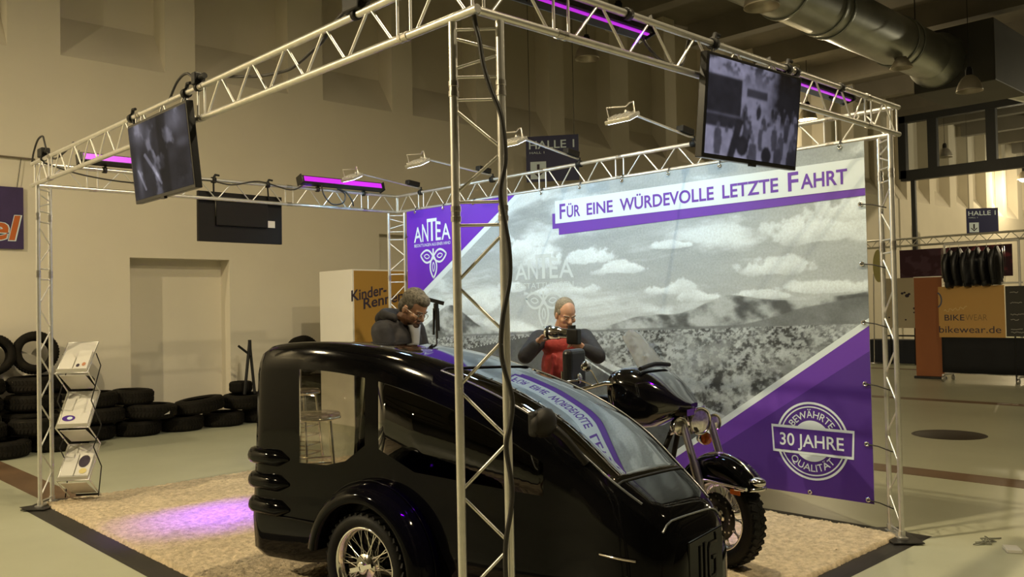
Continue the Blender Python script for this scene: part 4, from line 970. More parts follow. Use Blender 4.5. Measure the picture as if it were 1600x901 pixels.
# ------------------------------------------------------------------ bar stools seen through the sidecar
MT['acryl'] = glass('clear_violet_acrylic', (0.80, 0.76, 0.86), 1.45, 0.03)
def stool():
    t = thing('bar_stool', 'clear acrylic bar stool with chrome legs seen through the rear sidecar window', 'bar stool', (0, 0, 0), 0, 'clear bar stools behind the sidecar', local=True)
    m = MB(); m.lathe([(0.0001, 0.775), (0.17, 0.775), (0.19, 0.785), (0.195, 0.80), (0.185, 0.815), (0.10, 0.805), (0.0001, 0.80)], n=32); m.build('seat', MT['acryl'], t)
    m = MB(); m.lathe([(0.185, 0.768), (0.20, 0.768), (0.20, 0.786), (0.185, 0.786)], n=32, closed=True); m.build('seat_ring', MT['chrome'], t)
    for k in range(4):
        a = PI / 4 + k * PI / 2
        m = MB(); m.bar((0.16 * math.cos(a), 0.16 * math.sin(a), 0.77), (0.23 * math.cos(a), 0.23 * math.sin(a), 0.005), 0.013, 10); m.build('leg', MT['chrome'], t)
    for z in (0.18, 0.27, 0.36, 0.45):
        r_ = 0.23 - 0.07 * z / 0.77; m = MB(); c = [(r_ * math.cos(PI / 4 + k * PI / 2), r_ * math.sin(PI / 4 + k * PI / 2), z) for k in range(4)]
        m.tube(c, 0.008, 8, True); m.build('foot_rail', MT['chrome'], t)
    return t
s0 = stool(); s0.location = (1.30, 3.40, 0.03); s0.rotation_euler = (0, 0, R(150))
s1 = copy_tree(s0); s1.location = (2.28, 5.32, 0.03); s1.rotation_euler = (0, 0, R(120)); s1['label'] = 'farther clear acrylic bar stool, glimpsed above the nearer one through the sidecar window'
s0['label'] = 'nearer clear acrylic bar stool with chrome foot rails filling the rear sidecar window'

# slim folded tripod between the bowed man and the landscape banner
tx, ty = at(681, 465, 0, 2.15).xy
t = thing('folded_tripod', 'slim black folded tripod standing between the bowed man and the foreground tower', 'tripod', (tx, ty, 0.02))
m = MB(); m.bar((tx, ty, 0.04), (tx, ty, 1.40), 0.006, 8); m.build('stand_rod', MT['blackmetal'], t)
for k in range(3):
    a = 2 * PI * k / 3; m = MB(); m.bar((tx + 0.016 * math.cos(a), ty + 0.016 * math.sin(a), 1.62), (tx + 0.025 * math.cos(a), ty + 0.025 * math.sin(a), 1.44 - 0.03 * k), 0.012, 8, 0.009); m.build('leg', MT['black'], t)
    m = MB(); m.bar((tx, ty, 0.12), (tx + 0.14 * math.cos(a), ty + 0.14 * math.sin(a), 0.03), 0.007, 6); m.build('foot_bar', MT['black'], t)
m = MB(); m.bar((tx, ty, 1.60), (tx, ty, 1.66), 0.02, 10); m.build('ball_head', MT['black'], t)
m = MB(); e = CAM_R.copy(); m.box((tx, ty, 1.675) , (0.03, 0.13, 0.03), Matrix.Rotation(R(40), 3, 'Z') @ Matrix.Rotation(R(16), 3, 'X')); m.build('clamp_arm', MT['black'], t)

# ------------------------------------------------------------------ motorcycle clothing stall far right
SX = 16.0
m_or = mat('rust_orange_cloth', (0.30, 0.10, 0.03), 0.7); m_gold = mat('golden_banner', (0.50, 0.28, 0.07), 0.6); MT['blackcloth'] = mat('black_cloth', (0.006, 0.006, 0.007), 0.85)
t = thing('rollup_banner', 'plain rust orange roll-up banner left of the golden bikewear banner', 'roll-up banner', (16.3, 4.58, 0))
m = MB(); m.box((16.28, 4.58, 1.06), (0.012, 0.55, 2.02)); m.build('cloth', m_or, t)
m = MB(); m.box((16.28, 4.58, 0.025), (0.16, 0.60, 0.05)); m.build('foot', MT['blackmetal'], t, bevel=0.008)
m = MB(); m.bar((16.31, 4.58, 0.05), (16.31, 4.58, 2.08), 0.01, 8); m.box((16.28, 4.58, 2.075), (0.03, 0.56, 0.02)); m.build('pole', MT['steel'], t)
t = thing('clothes_rail', 'tall white tube clothes rail on castors hung with black jackets at right', 'clothes rail', (16.0, 3.47, 0), local=False)
y0, y1 = 4.13, 2.80
for y in (y0, y1):
    m = MB(); m.bar((SX, y, 0.14), (SX, y, 2.70), 0.022, 10); m.build('post', MT['white'], t)
    m = MB(); m.bar((SX - 0.28, y, 0.13), (SX + 0.28, y, 0.13), 0.02, 8); m.build('foot_bar', MT['white'], t)
    for s in (-0.26, 0.26):
        m = MB(); m.lathe([(0.01, -0.015), (0.055, -0.02), (0.055, 0.02), (0.01, 0.015)], (SX + s, y, 0.057), (0, 1, 0), n=16, closed=True); m.bar((SX + s, y, 0.06), (SX + s, y, 0.13), 0.012, 6); m.build('castor', MT['steel'], t)
for z in (2.70, 0.16):
    m = MB(); m.bar((SX, y0, z), (SX, y1, z), 0.022, 10); m.build('rail', MT['white'], t)
m = MB(); m.bar((SX, y0 + 0.05, 1.90), (SX, y1 - 0.05, 1.90), 0.016, 8); m.build('rail', MT['white'], t)
MT['leather'] = mat('black_jacket_leather', (0.010, 0.010, 0.011), 0.35)
def jacket(y, lab):
    t = thing('hanging_jacket', lab, 'jacket', (SX, y, 1.95), group='black jackets on the clothes rail')
    rj = random.Random(int(y * 1000)); zt = 2.62 - rj.uniform(0, 0.05); k_ = rj.uniform(0.8, 1.1); rings = []
    for z, wx, wy in ((zt, 0.06, 0.020), (zt - 0.04, 0.13, 0.030), (zt - 0.10, 0.21, 0.045), (zt - 0.22, 0.22, 0.060 * k_), (zt - 0.36, 0.21, 0.068), (zt - 0.48, 0.20, 0.064 * k_), (zt - 0.60, 0.22, 0.074), (zt - 0.70, 0.22, 0.078 * k_), (zt - 0.74, 0.20, 0.06)):
        rings.append([(SX + wx * math.cos(a) * (1 + 0.07 * math.sin(5 * a + y * 9 + z * 8)), y + wy * math.sin(a) * (1 + 0.12 * math.sin(7 * a + z * 21)), z + 0.012 * math.sin(3 * a + y)) for a in [2 * PI * i / 20 for i in range(20)]])
    m = MB(); m.loft(rings); m.build('body', MT['leather'], t)
    for s in (-1, 1):
        m = MB(); m.tube([(SX + s * 0.19, y, zt - 0.09), (SX + s * 0.25, y + 0.02, zt - 0.25), (SX + s * 0.26, y + 0.01, zt - 0.45), (SX + s * 0.23, y, zt - 0.62)], [0.055, 0.062, 0.055, 0.045], 10); m.build('sleeve', MT['leather'], t)
    m = MB(); m.tube([(SX, y, zt - 0.01), (SX, y, 2.69), (SX + 0.02, y, 2.728), (SX, y, 2.735), (SX - 0.022, y, 2.72)], 0.004, 6); m.build('hanger_hook', MT['steel'], t)
    return t
JL = ['leftmost on the rail', 'second from the left on the rail', 'third from the left on the rail', 'fourth from the left on the rail', 'fifth from the left on the rail', 'rightmost on the rail']
for k in range(6): jacket(4.03 - 0.168 * k, 'shiny black motorcycle jacket, ' + JL[k])
# clear garment cover over the jackets
m = MB(); rings = []
for z, wx, wy in ((2.66, 0.20, 0.50), (2.60, 0.32, 0.56), (2.3, 0.34, 0.57), (2.0, 0.33, 0.56), (1.92, 0.33, 0.55)):
    rings.append([(SX + wx * math.cos(a) * (1 + 0.06 * math.sin(7 * a + z * 6)), 3.62 + wy * math.sin(a) * (1 + 0.03 * math.sin(9 * a)), z) for a in [2 * PI * i / 48 for i in range(48)]])
m.loft(rings, cap=False)
tag(m.build('garment_cover', glass('clear_foil', (0.93, 0.93, 0.93), 1.15, 0.2), loc=(SX, 3.62, 1.92)), 'crinkled clear plastic cover over the black jackets', 'garment cover')
t = thing('bikewear_banner', 'golden banner with bikewear lettering hung on the clothes rail', 'banner', (SX - 0.06, 3.67, 0.86))
m = MB(); m.box((SX - 0.045, 3.66, 1.36), (0.008, 1.20, 1.0)); cl = m.build('cloth', m_gold, t)
UY = (0, -1, 0); o = Vector((SX - 0.052, 4.26, 0.86)); m = MB()
m.text('BIKE', o + Vector((0, -0.11, 0.33)), UY, Z0, 0.37, 0.115, 0, 0.004); m.text('WEAR', o + Vector((0, -0.50, 0.33)), UY, Z0, 0.39, 0.115, 1, -0.012)
m.text('bikewear.de', o + Vector((0, 0.0, 0.09)), UY, Z0, 1.13, 0.13, 0, 0.0)
m.stroke([(0.10 + 0.02 * k + 0.012 * math.sin(k * 1.9), 0.52 + 0.028 * math.sin(k * 1.3) + 0.003 * k) for k in range(22)], 0.012, o, UY, Z0, False, 2)
m.stroke([(-0.02 + 0.08 * math.cos(a), 0.74 + 0.14 * math.sin(a)) for a in [R(-85 + 8.5 * k) for k in range(21)]], 0.03, o, UY, Z0, False, 3)
m.build('lettering', [MT['inkdark'], mat('grey_print', (0.2, 0.12, 0.04), 0.6), mat('cream_print', (0.62, 0.45, 0.2), 0.6), mat('blue_grey_print', (0.08, 0.08, 0.12), 0.6)], cl)
m = MB(); pts = [(SX - 0.05 + 0.02 * math.sin(k * 1.1), 4.22 - 0.1 * k) for k in range(31)]
m.loft([[(x, y, z) for x, y in pts] for z in (0.86, 0.6, 0.35, 0.16)], cap=False, closed=False)
o = m.build('black_drape', MT['blackcloth'], loc=(SX, 2.7, 0.16)); md = o.modifiers.new('thick', 'SOLIDIFY'); md.thickness = 0.01; md.offset = 1
tag(o, 'black cloth hanging below the golden bikewear banner', 'drape')
t = thing('slate_board', 'dark board with pale handwriting right of the golden bikewear banner', 'board', (SX - 0.06, 2.6, 0.9))
m = MB(); m.box((SX - 0.05, 2.62, 1.36), (0.02, 0.84, 0.95)); bd_ = m.build('panel', mat('dark_board', (0.03, 0.028, 0.022), 0.7), t, bevel=0.004)
m = MB(); rs = random.Random(3)
for k, z in enumerate((1.72, 1.52, 1.30, 1.20, 1.02, 0.96)):
    m.stroke([(0.08 + 0.02 * i, rs.uniform(-0.012, 0.012)) for i in range(8 + 3 * (k % 3))], 0.012, (SX - 0.062, 3.04, z), UY, Z0)
m.build('handwriting', mat('chalk', (0.30, 0.29, 0.25), 0.8), bd_)
for y in (2.35, 2.9):
    m = MB(); m.bar((SX - 0.03, y, 0.0), (SX - 0.03, y, 0.95), 0.015, 8); m.build('leg', MT['black'], t)
# things farther back
t = thing('far_truss', 'small dark lattice truss above the far stall, left of the jackets', 'truss beam', (20, 5.8, 2.97))
for z, x in ((2.97, 20.0), (3.15, 20.0), (2.97, 20.2), (3.15, 20.2)):
    m = MB(); m.bar((x, 7.6, z), (x, 3.4, z), 0.02, 8); m.build('chord', MT['alu'], t)
for k in range(24):
    y = 7.55 - 0.172 * k; m = MB(); m.bar((20.0, y, 2.97 if k % 2 else 3.15), (20.0, y - 0.172, 3.15 if k % 2 else 2.97), 0.009, 6); m.build('brace', MT['alu2'], t)
for y in (7.6, 3.4):
    m = MB(); m.bar((20.1, y, 0.0), (20.1, y, 3.15), 0.03, 8); m.build('post', MT['alu'], t)
m = MB(); m.box((20.35, 5.5, 2.50), (0.03, 2.6, 0.75))
def redpat(x, y):
    n = fbm(x * 5, y * 6, 4, 401); v = sst(0.5, 0.6, n); k = sst(0.9, 1.3, x)
    c = np.stack([0.05 + 0.14 * v * k + 0.03 * v, 0.018 + 0.02 * v, 0.03 + 0.03 * v], -1); return c
o = grid_picture('red_wall_banner', 80, 30, redpat, [paintmat('burgundy_print', 0.7)] , (20.33, 6.8, 2.13), (0, -1, 0), (0, 0, 1), 2.6, 0.75, None, None, (20.33, 5.5, 2.13))
md = o.modifiers.new('thick', 'SOLIDIFY'); md.thickness = 0.02; md.offset = -1
tag(o, 'burgundy patterned banner hung under the far lattice truss', 'banner')
t = thing('white_display_board', 'pale board with black dabs on a trestle table behind the right truss tower', 'board', (20, 6.65, 0.6))
m = MB(); m.box((20.0, 6.65, 1.54), (0.04, 0.78, 1.25)); pb = m.build('panel', mat('cream_panel', (0.52, 0.45, 0.32), 0.7), t, bevel=0.004)
m = MB()
for y, z, s in ((6.62, 1.78, 0.03), (6.56, 1.80, 0.025), (6.5, 1.72, 0.045), (6.45, 1.76, 0.03), (6.88, 1.72, 0.03), (6.33, 1.40, 0.03), (6.34, 1.30, 0.02), (6.96, 1.18, 0.02), (6.55, 1.12, 0.02)):
    m.add([(19.978, y + s * math.cos(a) * 1.2, z + s * math.sin(a)) for a in [2 * PI * i / 10 for i in range(10)]], [tuple(range(10))])
m.build('dabs', MT['inkdark'], pb)
for y in (6.95, 6.35):
    m = MB(); m.bar((20.02, y, 0.0), (20.02, y, 0.95), 0.018, 8); m.build('leg', MT['black'], t)
m = MB(); m.box((20.02, 6.65, 0.72), (0.3, 0.8, 0.03)); m.build('shelf', MT['black'], t)
m = MB(); m.box((20.6, 6.9, 0.30), (0.6, 1.7, 0.60)); tag(m.build('podium', mat('navy_podium', (0.008, 0.011, 0.022), 0.6), loc=(20.6, 6.9, 0), bevel=0.02), 'low dark podium behind the right truss tower', 'podium')
t = thing('feather_flag', 'small pale yellow feather flag behind the right truss tower', 'flag', (20.0, 7.2, 0))
m = MB(); m.bar((20.0, 7.38, 0.02), (20.0, 7.34, 2.3), 0.015, 8); m.lathe([(0.001, 0), (0.2, 0), (0.2, 0.03), (0.001, 0.03)], (20.0, 7.38, 0), n=20); m.build('pole', MT['steel'], t)
m = MB(); n = 26; m.prism([(0.16 * math.cos(a) * (1 if math.cos(a) > 0 else 0.9), 0.42 * math.sin(a)) for a in [2 * PI * i / n for i in range(n)]], (19.99, 7.20, 2.5), (0, -1, 0), (0, 0, 1), 0.006); m.build('cloth', mat('pale_yellow_cloth', (0.50, 0.46, 0.18), 0.7), t)
# bits on the floor at right
m = MB(); m.box((3.95, -0.60, 0.012), (0.13, 0.085, 0.022), R(30)); tag(m.build('white_box', MT['paper'], loc=(3.95, -0.6, 0), bevel=0.003), 'small flat white box on the floor at lower right', 'box')
m = MB(); rs = random.Random(9); m.tube([(3.98 + 0.10 * math.sin(k * 1.7) + 0.01 * k, -0.42 + 0.05 * math.cos(k * 2.3), 0.008 + 0.004 * (k % 3)) for k in range(14)], 0.004, 5)
tag(m.build('wire_tangle', mat('grey_wire', (0.16, 0.16, 0.12), 0.6), loc=(3.98, -0.42, 0)), 'little grey wire tangle beside the white box on the floor', 'wire')

# ------------------------------------------------------------------ the hearse sidecar: x forward, y to its left, z up
HD = R(-79); S0 = (0.414, 1.404, 0.0)
ZC = 0.022
def crom(xs, ys, x):
    i = max(0, min(len(xs) - 2, int(np.searchsorted(xs, x)) - 1)); h = xs[i + 1] - xs[i]; t_ = (x - xs[i]) / h
    def sl(j):
        if j <= 0: return (ys[1] - ys[0]) / (xs[1] - xs[0])
        if j >= len(xs) - 1: return (ys[-1] - ys[-2]) / (xs[-1] - xs[-2])
        return (ys[j + 1] - ys[j - 1]) / (xs[j + 1] - xs[j - 1])
    m0, m1 = sl(i) * h, sl(i + 1) * h
    return (2 * t_ ** 3 - 3 * t_ ** 2 + 1) * ys[i] + (t_ ** 3 - 2 * t_ ** 2 + t_) * m0 + (-2 * t_ ** 3 + 3 * t_ ** 2) * ys[i + 1] + (t_ ** 3 - t_ ** 2) * m1
ST = [(-0.975, .400, 1.330, .150), (-0.965, .425, 1.362, .140), (-0.94, .440, 1.385, .135), (-0.90, .447, 1.398, .135), (-0.80, .45, 1.408, .14), (-0.6, .45, 1.418, .15), (-0.4, .45, 1.416, .18), (-0.2, .45, 1.402, .18), (0.0, .45, 1.377, .18),
      (0.2, .45, 1.340, .17), (0.4, .45, 1.290, .16), (0.6, .45, 1.232, .16), (0.8, .45, 1.160, .15), (1.0, .445, 1.070, .15), (1.2, .432, .955, .14), (1.4, .40, .840, .14), (1.5, .375, .785, .14), (1.58, .35, .738, .14), (1.64, .325, .690, .145), (1.68, .295, .635, .15), (1.70, .26, .585, .16)]
SF = [s[0] for s in ST]
def hw(F): return crom(SF, [s[1] for s in ST], F)
def zr(F): return crom(SF, [s[2] for s in ST], F)
def zb(F): return crom(SF, [s[3] for s in ST], F)
LC = 0.54
LN = 0.39
def cl(F):                                                            # the nose swings a little towards the wheel side
    t_ = min(1.0, max(0.0, (F - 1.1) / 0.55)); return LC - (LC - LN) * t_ * t_ * (3 - 2 * t_)
TILT = 0.05
def zwt(F): return zr(F) - 0.155
def zwb(F):
    z = np.interp(F, [-1.0, -0.57, -0.35, -0.20, -0.05, 0.05, 0.3, 1.1, 1.7], [0.74, 0.735, 0.74, 0.775, 0.87, 0.86, 0.76, 0.72, 0.42])
    return min(z, zwt(F) - 0.02) if F < 1.3 else zb(F) + 0.62 * (zr(F) - zb(F)) - 0.02
def section(F):
    h, r_, b = hw(F) + 0.04, zr(F), zb(F); wb, wt = zwb(F), zwt(F)
    if F > 1.3: wt = wb + 0.3 * (r_ - wb)
    k = min(1.0, max(0.0, (1.72 - F) / 0.3)) if F > 1.42 else 1.0
    half = [(h - 0.07, b), (h - 0.012, b + 0.06), (h, b + 0.5 * (min(0.62, wb) - b)), (h, wb), (h - 0.008, wt), (h - 0.022, r_ - 0.085), (h - 0.045, r_ - 0.035), (h - 0.085, r_ - 0.008), (h - 0.13, r_ + 0.004), (h * 0.45, r_ + 0.006), (h * 0.2, r_ + 0.007)]
    lc = cl(F); near = [(F, lc - dd, z) for dd, z in half]
    allp = near + [(F, lc, r_ + 0.007)] + [(F, lc + dd, z) for dd, z in half[::-1]]
    allp = [(x - 0.055 * max(0.0, min(1.0, (-F - 0.6) / 0.36)) * max(0.0, min(1.0, (0.95 - z) / 0.5)), y, z) for x, y, z in allp]
    return [(x, y, z - (TILT * (y - lc + h) / (2 * h) if 5 <= k <= len(allp) - 6 else 0)) for k, (x, y, z) in enumerate(allp)]
keys = sorted(set([-0.88, -0.57, -0.05, 0.05, 1.08, 0.42, 1.45] + SF + [round(-0.95 + 0.05 * k, 3) for k in range(53)]))
keys = [k for k in keys if k <= 1.70]
# drop stations closer than 8 mm to a neighbour unless they bound a pane
kk = []
for k in keys:
    if kk and k - kk[-1] < 0.012:
        if k in (-0.88, -0.57, -0.05, 0.05, 1.08, 0.42, 1.45): kk[-1] = k
        continue
    kk.append(k)
keys = kk
secs = [section(F) for F in keys]; NS = len(secs[0])
def region(i, j):
    F = (keys[i] + keys[i + 1]) / 2
    if j == 3:
        if -0.57 < F < -0.05: return 'rear_near'
        if 0.05 < F < 1.08: return 'front_near'
    if j == NS - 5 and -0.88 < F < -0.05: return 'rear_far'
    if j == NS - 5 and 0.05 < F < 1.08: return 'front_far'
    if 7 <= j <= NS - 9 and 0.42 < F < 1.45: return 'windscreen'
    if 6 <= j <= NS - 8 and F > 1.45: return 'bonnet'
    if 6 <= j <= NS - 8 and F < 0.42: return 'roof'
    return 'hull'
regs = {}
for i in range(len(keys) - 1):
    for j in range(NS - 1): regs.setdefault(region(i, j), []).append((i, j))
sc = thing('sidecar_hearse', 'glossy black teardrop sidecar hearse with large windscreen mirroring the banner', 'sidecar hearse', S0, HD, local=True)
sc.location.z = ZC
def reg_mesh(nm):
    m = MB(); ids = {}; vs = []; fs = []
    for i, j in regs[nm]:
        f = []
        for a, b in ((i, j), (i + 1, j), (i + 1, j + 1), (i, j + 1)):
            if (a, b) not in ids: ids[(a, b)] = len(vs); vs.append(secs[a][b])
            f.append(ids[(a, b)])
        fs.append(f)
    m.add(vs, fs, 0, True); return m
MT['tint'] = glass('tinted_side_glass', (0.85, 0.83, 0.78), 1.45, 0.01)
MT['dtint'] = glass('dark_tinted_glass', (0.05, 0.05, 0.05), 1.5, 0.012)
MT['wscreen'] = glass('mirror_tinted_windscreen', (0.10, 0.11, 0.12), 4.2, 0.012)
def solid(o, th=0.012, off=1):
    md = o.modifiers.new('thick', 'SOLIDIFY'); md.thickness = th; md.offset = off; md.use_even_offset = False; return o
hull = reg_mesh('hull')
n0 = [Vector(p) for p in secs[0]]; n1 = [Vector(p) for p in secs[-1]]
# closed tail and snub nose with a bowed face
tw = [Vector((p.x - 0.010, LC + max(-0.37, min(0.37, p.y - LC)), max(0.42, min(1.235, p.z)))) for p in n0]   # tailgate window opening
hull.add(n0 + tw, [(i, (i + 1) % NS, NS + (i + 1) % NS, NS + i) for i in range(NS)], 0, False)
ringF = [p.copy() for p in n1]
ring2 = [Vector((p.x + 0.018, LN + (p.y - LN) * 0.88, 0.36 + (p.z - 0.36) * 0.92)) for p in ringF]; ring3 = [Vector((p.x + 0.026, LN + (p.y - LN) * 0.70, 0.36 + (p.z - 0.36) * 0.74)) for p in ringF]
c3 = Vector((1.728, LN, 0.36))
fs = []
for i in range(NS):
    j = (i + 1) % NS
    fs += [(i, j, NS + j, NS + i), (NS + i, NS + j, 2 * NS + j, 2 * NS + i), (2 * NS + i, 2 * NS + j, 3 * NS)]
hull.add(ringF + ring2 + ring3 + [c3], fs, 0, True)
b_ = []
for i in range(len(keys) - 1): hull.add([secs[i][0], secs[i + 1][0], secs[i + 1][-1], secs[i][-1]], [(0, 1, 2, 3)])
hull.build('hull', MT['paint'], sc)
reg_mesh('roof').build('roof_panel', MT['paint'], sc); reg_mesh('bonnet').build('bonnet', MT['paint'], sc)
m = MB(); m.box((-0.988, LC, 0.828), (0.004, 0.74, 0.82)); m.build('tailgate_window', MT['tint'], sc)
m = MB(); m.tube([(-0.994, LC - 0.37, 0.42), (-0.994, LC + 0.37, 0.42), (-0.994, LC + 0.37, 1.235), (-0.994, LC - 0.37, 1.235)], 0.008, 6, True); m.build('window_seal', MT['black'], sc)
solid(reg_mesh('windscreen').build('windscreen', MT['wscreen'], sc), 0.005, -1)
for nm, mt in (('rear_near', 'tint'), ('rear_far', 'tint'), ('front_near', 'dtint'), ('front_far', 'dtint')):
    solid(reg_mesh(nm).build('side_window', MT[mt], sc), 0.004, -1)
# dark cabin: bier deck, partition and the far-side lining
m = MB(); m.box((0.3, LC, 0.30), (1.9, 0.80, 0.04)); m.build('bier_deck', MT['black'], sc)
m = MB(); m.box((0.02, LC, 0.48), (0.02, 0.80, 0.36)); m.build('bulkhead', MT['black'], sc)
# seals and trim lines
def edge(nm, pts, r_, mt): m = MB(); m.tube(pts, r_, 6); return m.build(nm, mt, sc)
def P_(F, j, up_=0.002): s = section(F); return Vector(s[j]) + Vector((0, 0, up_))
rub = MT['black']
edge('windscreen_seal', [P_(1.45, j) for j in range(7, NS - 7)], 0.006, rub)
edge('windscreen_seal', [P_(0.42, j) for j in range(7, NS - 7)], 0.005, rub)
MT['edgetrim'] = mat('grey_edge_trim', (0.16, 0.17, 0.18), 0.25, 0.6)
edge('edge_trim', [P_(F, 7, 0.003) for F in [0.42 + 0.05 * k for k in range(24)]], 0.006, MT['edgetrim'])
edge('edge_trim', [P_(F, NS - 8, 0.003) for F in [-0.9 + 0.06 * k for k in range(43)]], 0.006, MT['edgetrim'])
edge('bonnet_edge', [P_(1.665, j, 0.004) for j in range(6, NS - 6)], 0.005, MT['edgetrim'])
edge('crease_ridge', [(F, LC - hw(F) - 0.044, 0.41 - 0.02 * 0) for F in (-0.86, -0.7, -0.55, -0.45)], 0.007, MT['paint'])  # ridge added to draw the highlight along the flank crease
edge('nose_strip', [(F, cl(F) - hw(F) - 0.045, 0.515 - 0.02 * (F - 1.45)) for F in (1.40, 1.46, 1.52, 1.58)], 0.006, MT['chrome'])
for z in (0.745, 0.60, 0.455):                                       # rounded rubbing ribs on both tail corners
    for sg in (-1, 1):
        pts = [(-0.66, LC + sg * 0.485, z)] + [(F - (0.03 if F < -0.9 else 0), LC + sg * (hw(F) + 0.035), z) for F in (-0.75, -0.85, -0.91, -0.945, -0.968)] + [(-1.015, LC + sg * 0.41, z), (-1.015, LC + sg * 0.385, z)]
        m = MB(); m.tube(pts, [0.012] + [0.05] * (len(pts) - 3) + [0.035, 0.01], 14); m.build('tail_rib', MT['paint'], sc)
# wheel arch
m = MB(); prof = [(0.335, -0.155), (0.35, -0.16), (0.385, -0.15), (0.415, -0.11), (0.43, -0.04), (0.43, 0.02), (0.33, 0.02), (0.33, -0.10)]
m.lathe(prof, (0.03, 0.06, 0.262), (0, 1, 0), n=36, a0=R(8), a1=R(190), closed=True); m.build('wheel_arch', MT['paint'], sc)
m = MB(); m.lathe([(0.432, -0.05), (0.437, -0.05), (0.437, -0.04), (0.432, -0.04)], (0.03, 0.06, 0.262), (0, 1, 0), n=36, a0=R(8), a1=R(190), closed=True); m.build('arch_bead', MT['paint'], sc)
def wire_wheel(parent, c, Rr, wd, rin, knock, nsp=36, disc=0, tilt=None):
    """tyre with rim, hub and spokes; outer side looks to -y"""
    c = Vector(c)
    T = (lambda v: c + v) if tilt is None else (lambda v: c + tilt @ v)
    def bld(mb, nm, mt, par): mb.v = [tuple(T(Vector(v))) for v in mb.v]; return mb.build(nm, mt, par)
    h = wd / 2
    m = MB(); m.lathe([(rin, -h * 0.62), (rin + 0.015, -h * 0.9), (Rr * 0.88, -h), (Rr * 0.955, -h * 0.82), (Rr * 0.99, -h * 0.45), (Rr, 0), (Rr * 0.99, h * 0.45), (Rr * 0.955, h * 0.82), (Rr * 0.88, h), (rin + 0.015, h * 0.9), (rin, h * 0.62)], (0, 0, 0), (0, 1, 0), n=56, closed=True)
    for k in range(40):
        a = 2 * PI * k / 40
        for sg in (-1, 1):
            rot = Matrix.Rotation(a + (0.08 if sg > 0 else 0), 3, 'Y') @ Matrix.Rotation(sg * 0.4, 3, 'Z')
            m.box(Matrix.Rotation(a + (0.08 if sg > 0 else 0), 3, 'Y') @ Vector((0, sg * h * 0.42, Rr - 0.0075)), (Rr * 0.085, h * 0.72, 0.018), rot)
    wh = bld(m, 'wheel', MT['tyre'], parent)
    m = MB(); m.lathe([(rin + 0.004, -h * 0.70), (rin - 0.004, -h * 0.74), (rin - 0.014, -h * 0.6), (rin - 0.022, -h * 0.25), (rin - 0.03, 0), (rin - 0.022, h * 0.25), (rin - 0.014, h * 0.6), (rin + 0.004, h * 0.7), (rin - 0.008, 0)], (0, 0, 0), (0, 1, 0), n=48, closed=True); bld(m, 'rim', MT['chrome'], wh)
    m = MB(); m.lathe([(0.0001, -h * 1.05), (0.022, -h * 1.05), (0.034, -h * 1.0), (0.036, -h * 0.75), (0.03, -h * 0.7), (0.03, -h * 0.55), (0.065, -h * 0.5), (0.07, -h * 0.38), (0.035, -h * 0.3), (0.035, h * 0.3), (0.07, h * 0.38), (0.06, h * 0.5), (0.0001, h * 0.5)], (0, 0, 0), (0, 1, 0), n=28); hb = bld(m, 'hub', MT['chrome'], wh)
    if knock:
        m = MB()
        for a in (0.3, 0.3 + PI): m.box((0.045 * math.cos(a), -h * 1.0, 0.045 * math.sin(a)), (0.07, 0.012, 0.022), Matrix.Rotation(-a, 3, 'Y'))
        bld(m, 'knock_off', MT['chrome'], hb)
    for k in range(nsp):
        a = 2 * PI * k / nsp; sg = -1 if k % 2 else 1; off = 0.42 * (1 if (k // 2) % 2 else -1)
        p0 = Vector((0.064 * math.cos(a), sg * h * 0.42, 0.064 * math.sin(a))); p1 = Vector(((rin - 0.024) * math.cos(a + off * 0.5), sg * h * 0.12, (rin - 0.024) * math.sin(a + off * 0.5)))
        m = MB(); m.bar(p0, p1, 0.0028, 5); bld(m, 'spoke', MT['chrome'], wh)
    if disc:
        m = MB(); m.lathe([(0.06, -0.003), (disc, -0.003), (disc, 0.003), (0.06, 0.003)], (0, -h * 0.72, 0), (0, 1, 0), n=40, closed=True)
        dk = bld(m, 'brake_disc', MT['blackmetal'], wh)
        m = MB()
        for k in range(28):
            a = 2 * PI * k / 28; rr = disc * (0.72 + 0.14 * (k % 3)); m.bar((rr * math.cos(a), -h * 0.72 - 0.0045, rr * math.sin(a)), (rr * math.cos(a), -h * 0.72 - 0.0038, rr * math.sin(a)), 0.006, 8)
        bld(m, 'disc_hole', MT['steel'], dk)
    return wh
wire_wheel(sc, (0.03, -0.012, 0.262), 0.278, 0.115, 0.205, True, 40)
m = MB(); m.bar((0.03, -0.01, 0.262), (0.03, 0.1, 0.262), 0.03, 12); m.build('axle', MT['blackmetal'], sc)
# mirror on a stalk
m = MB(); m.ell((1.16, -0.045, 1.075), (0.045, 0.085, 0.068)); m.box((1.145, -0.045, 1.075), (0.05, 0.15, 0.115)); o = m.build('door_mirror', MT['black'], sc, bevel=0.02, seg=3)
m = MB(); m.tube([(1.17, 0.02, 1.045), (1.22, 0.04, 1.00), (1.29, cl(1.29) - hw(1.29) + 0.02, zr(1.29) - 0.02)], [0.022, 0.018, 0.016], 10); m.build('mirror_stalk', MT['black'], o)
m = MB(); m.box((1.120, -0.045, 1.075), (0.003, 0.10, 0.07)); m.build('mirror_glass', MT['chrome'], o)
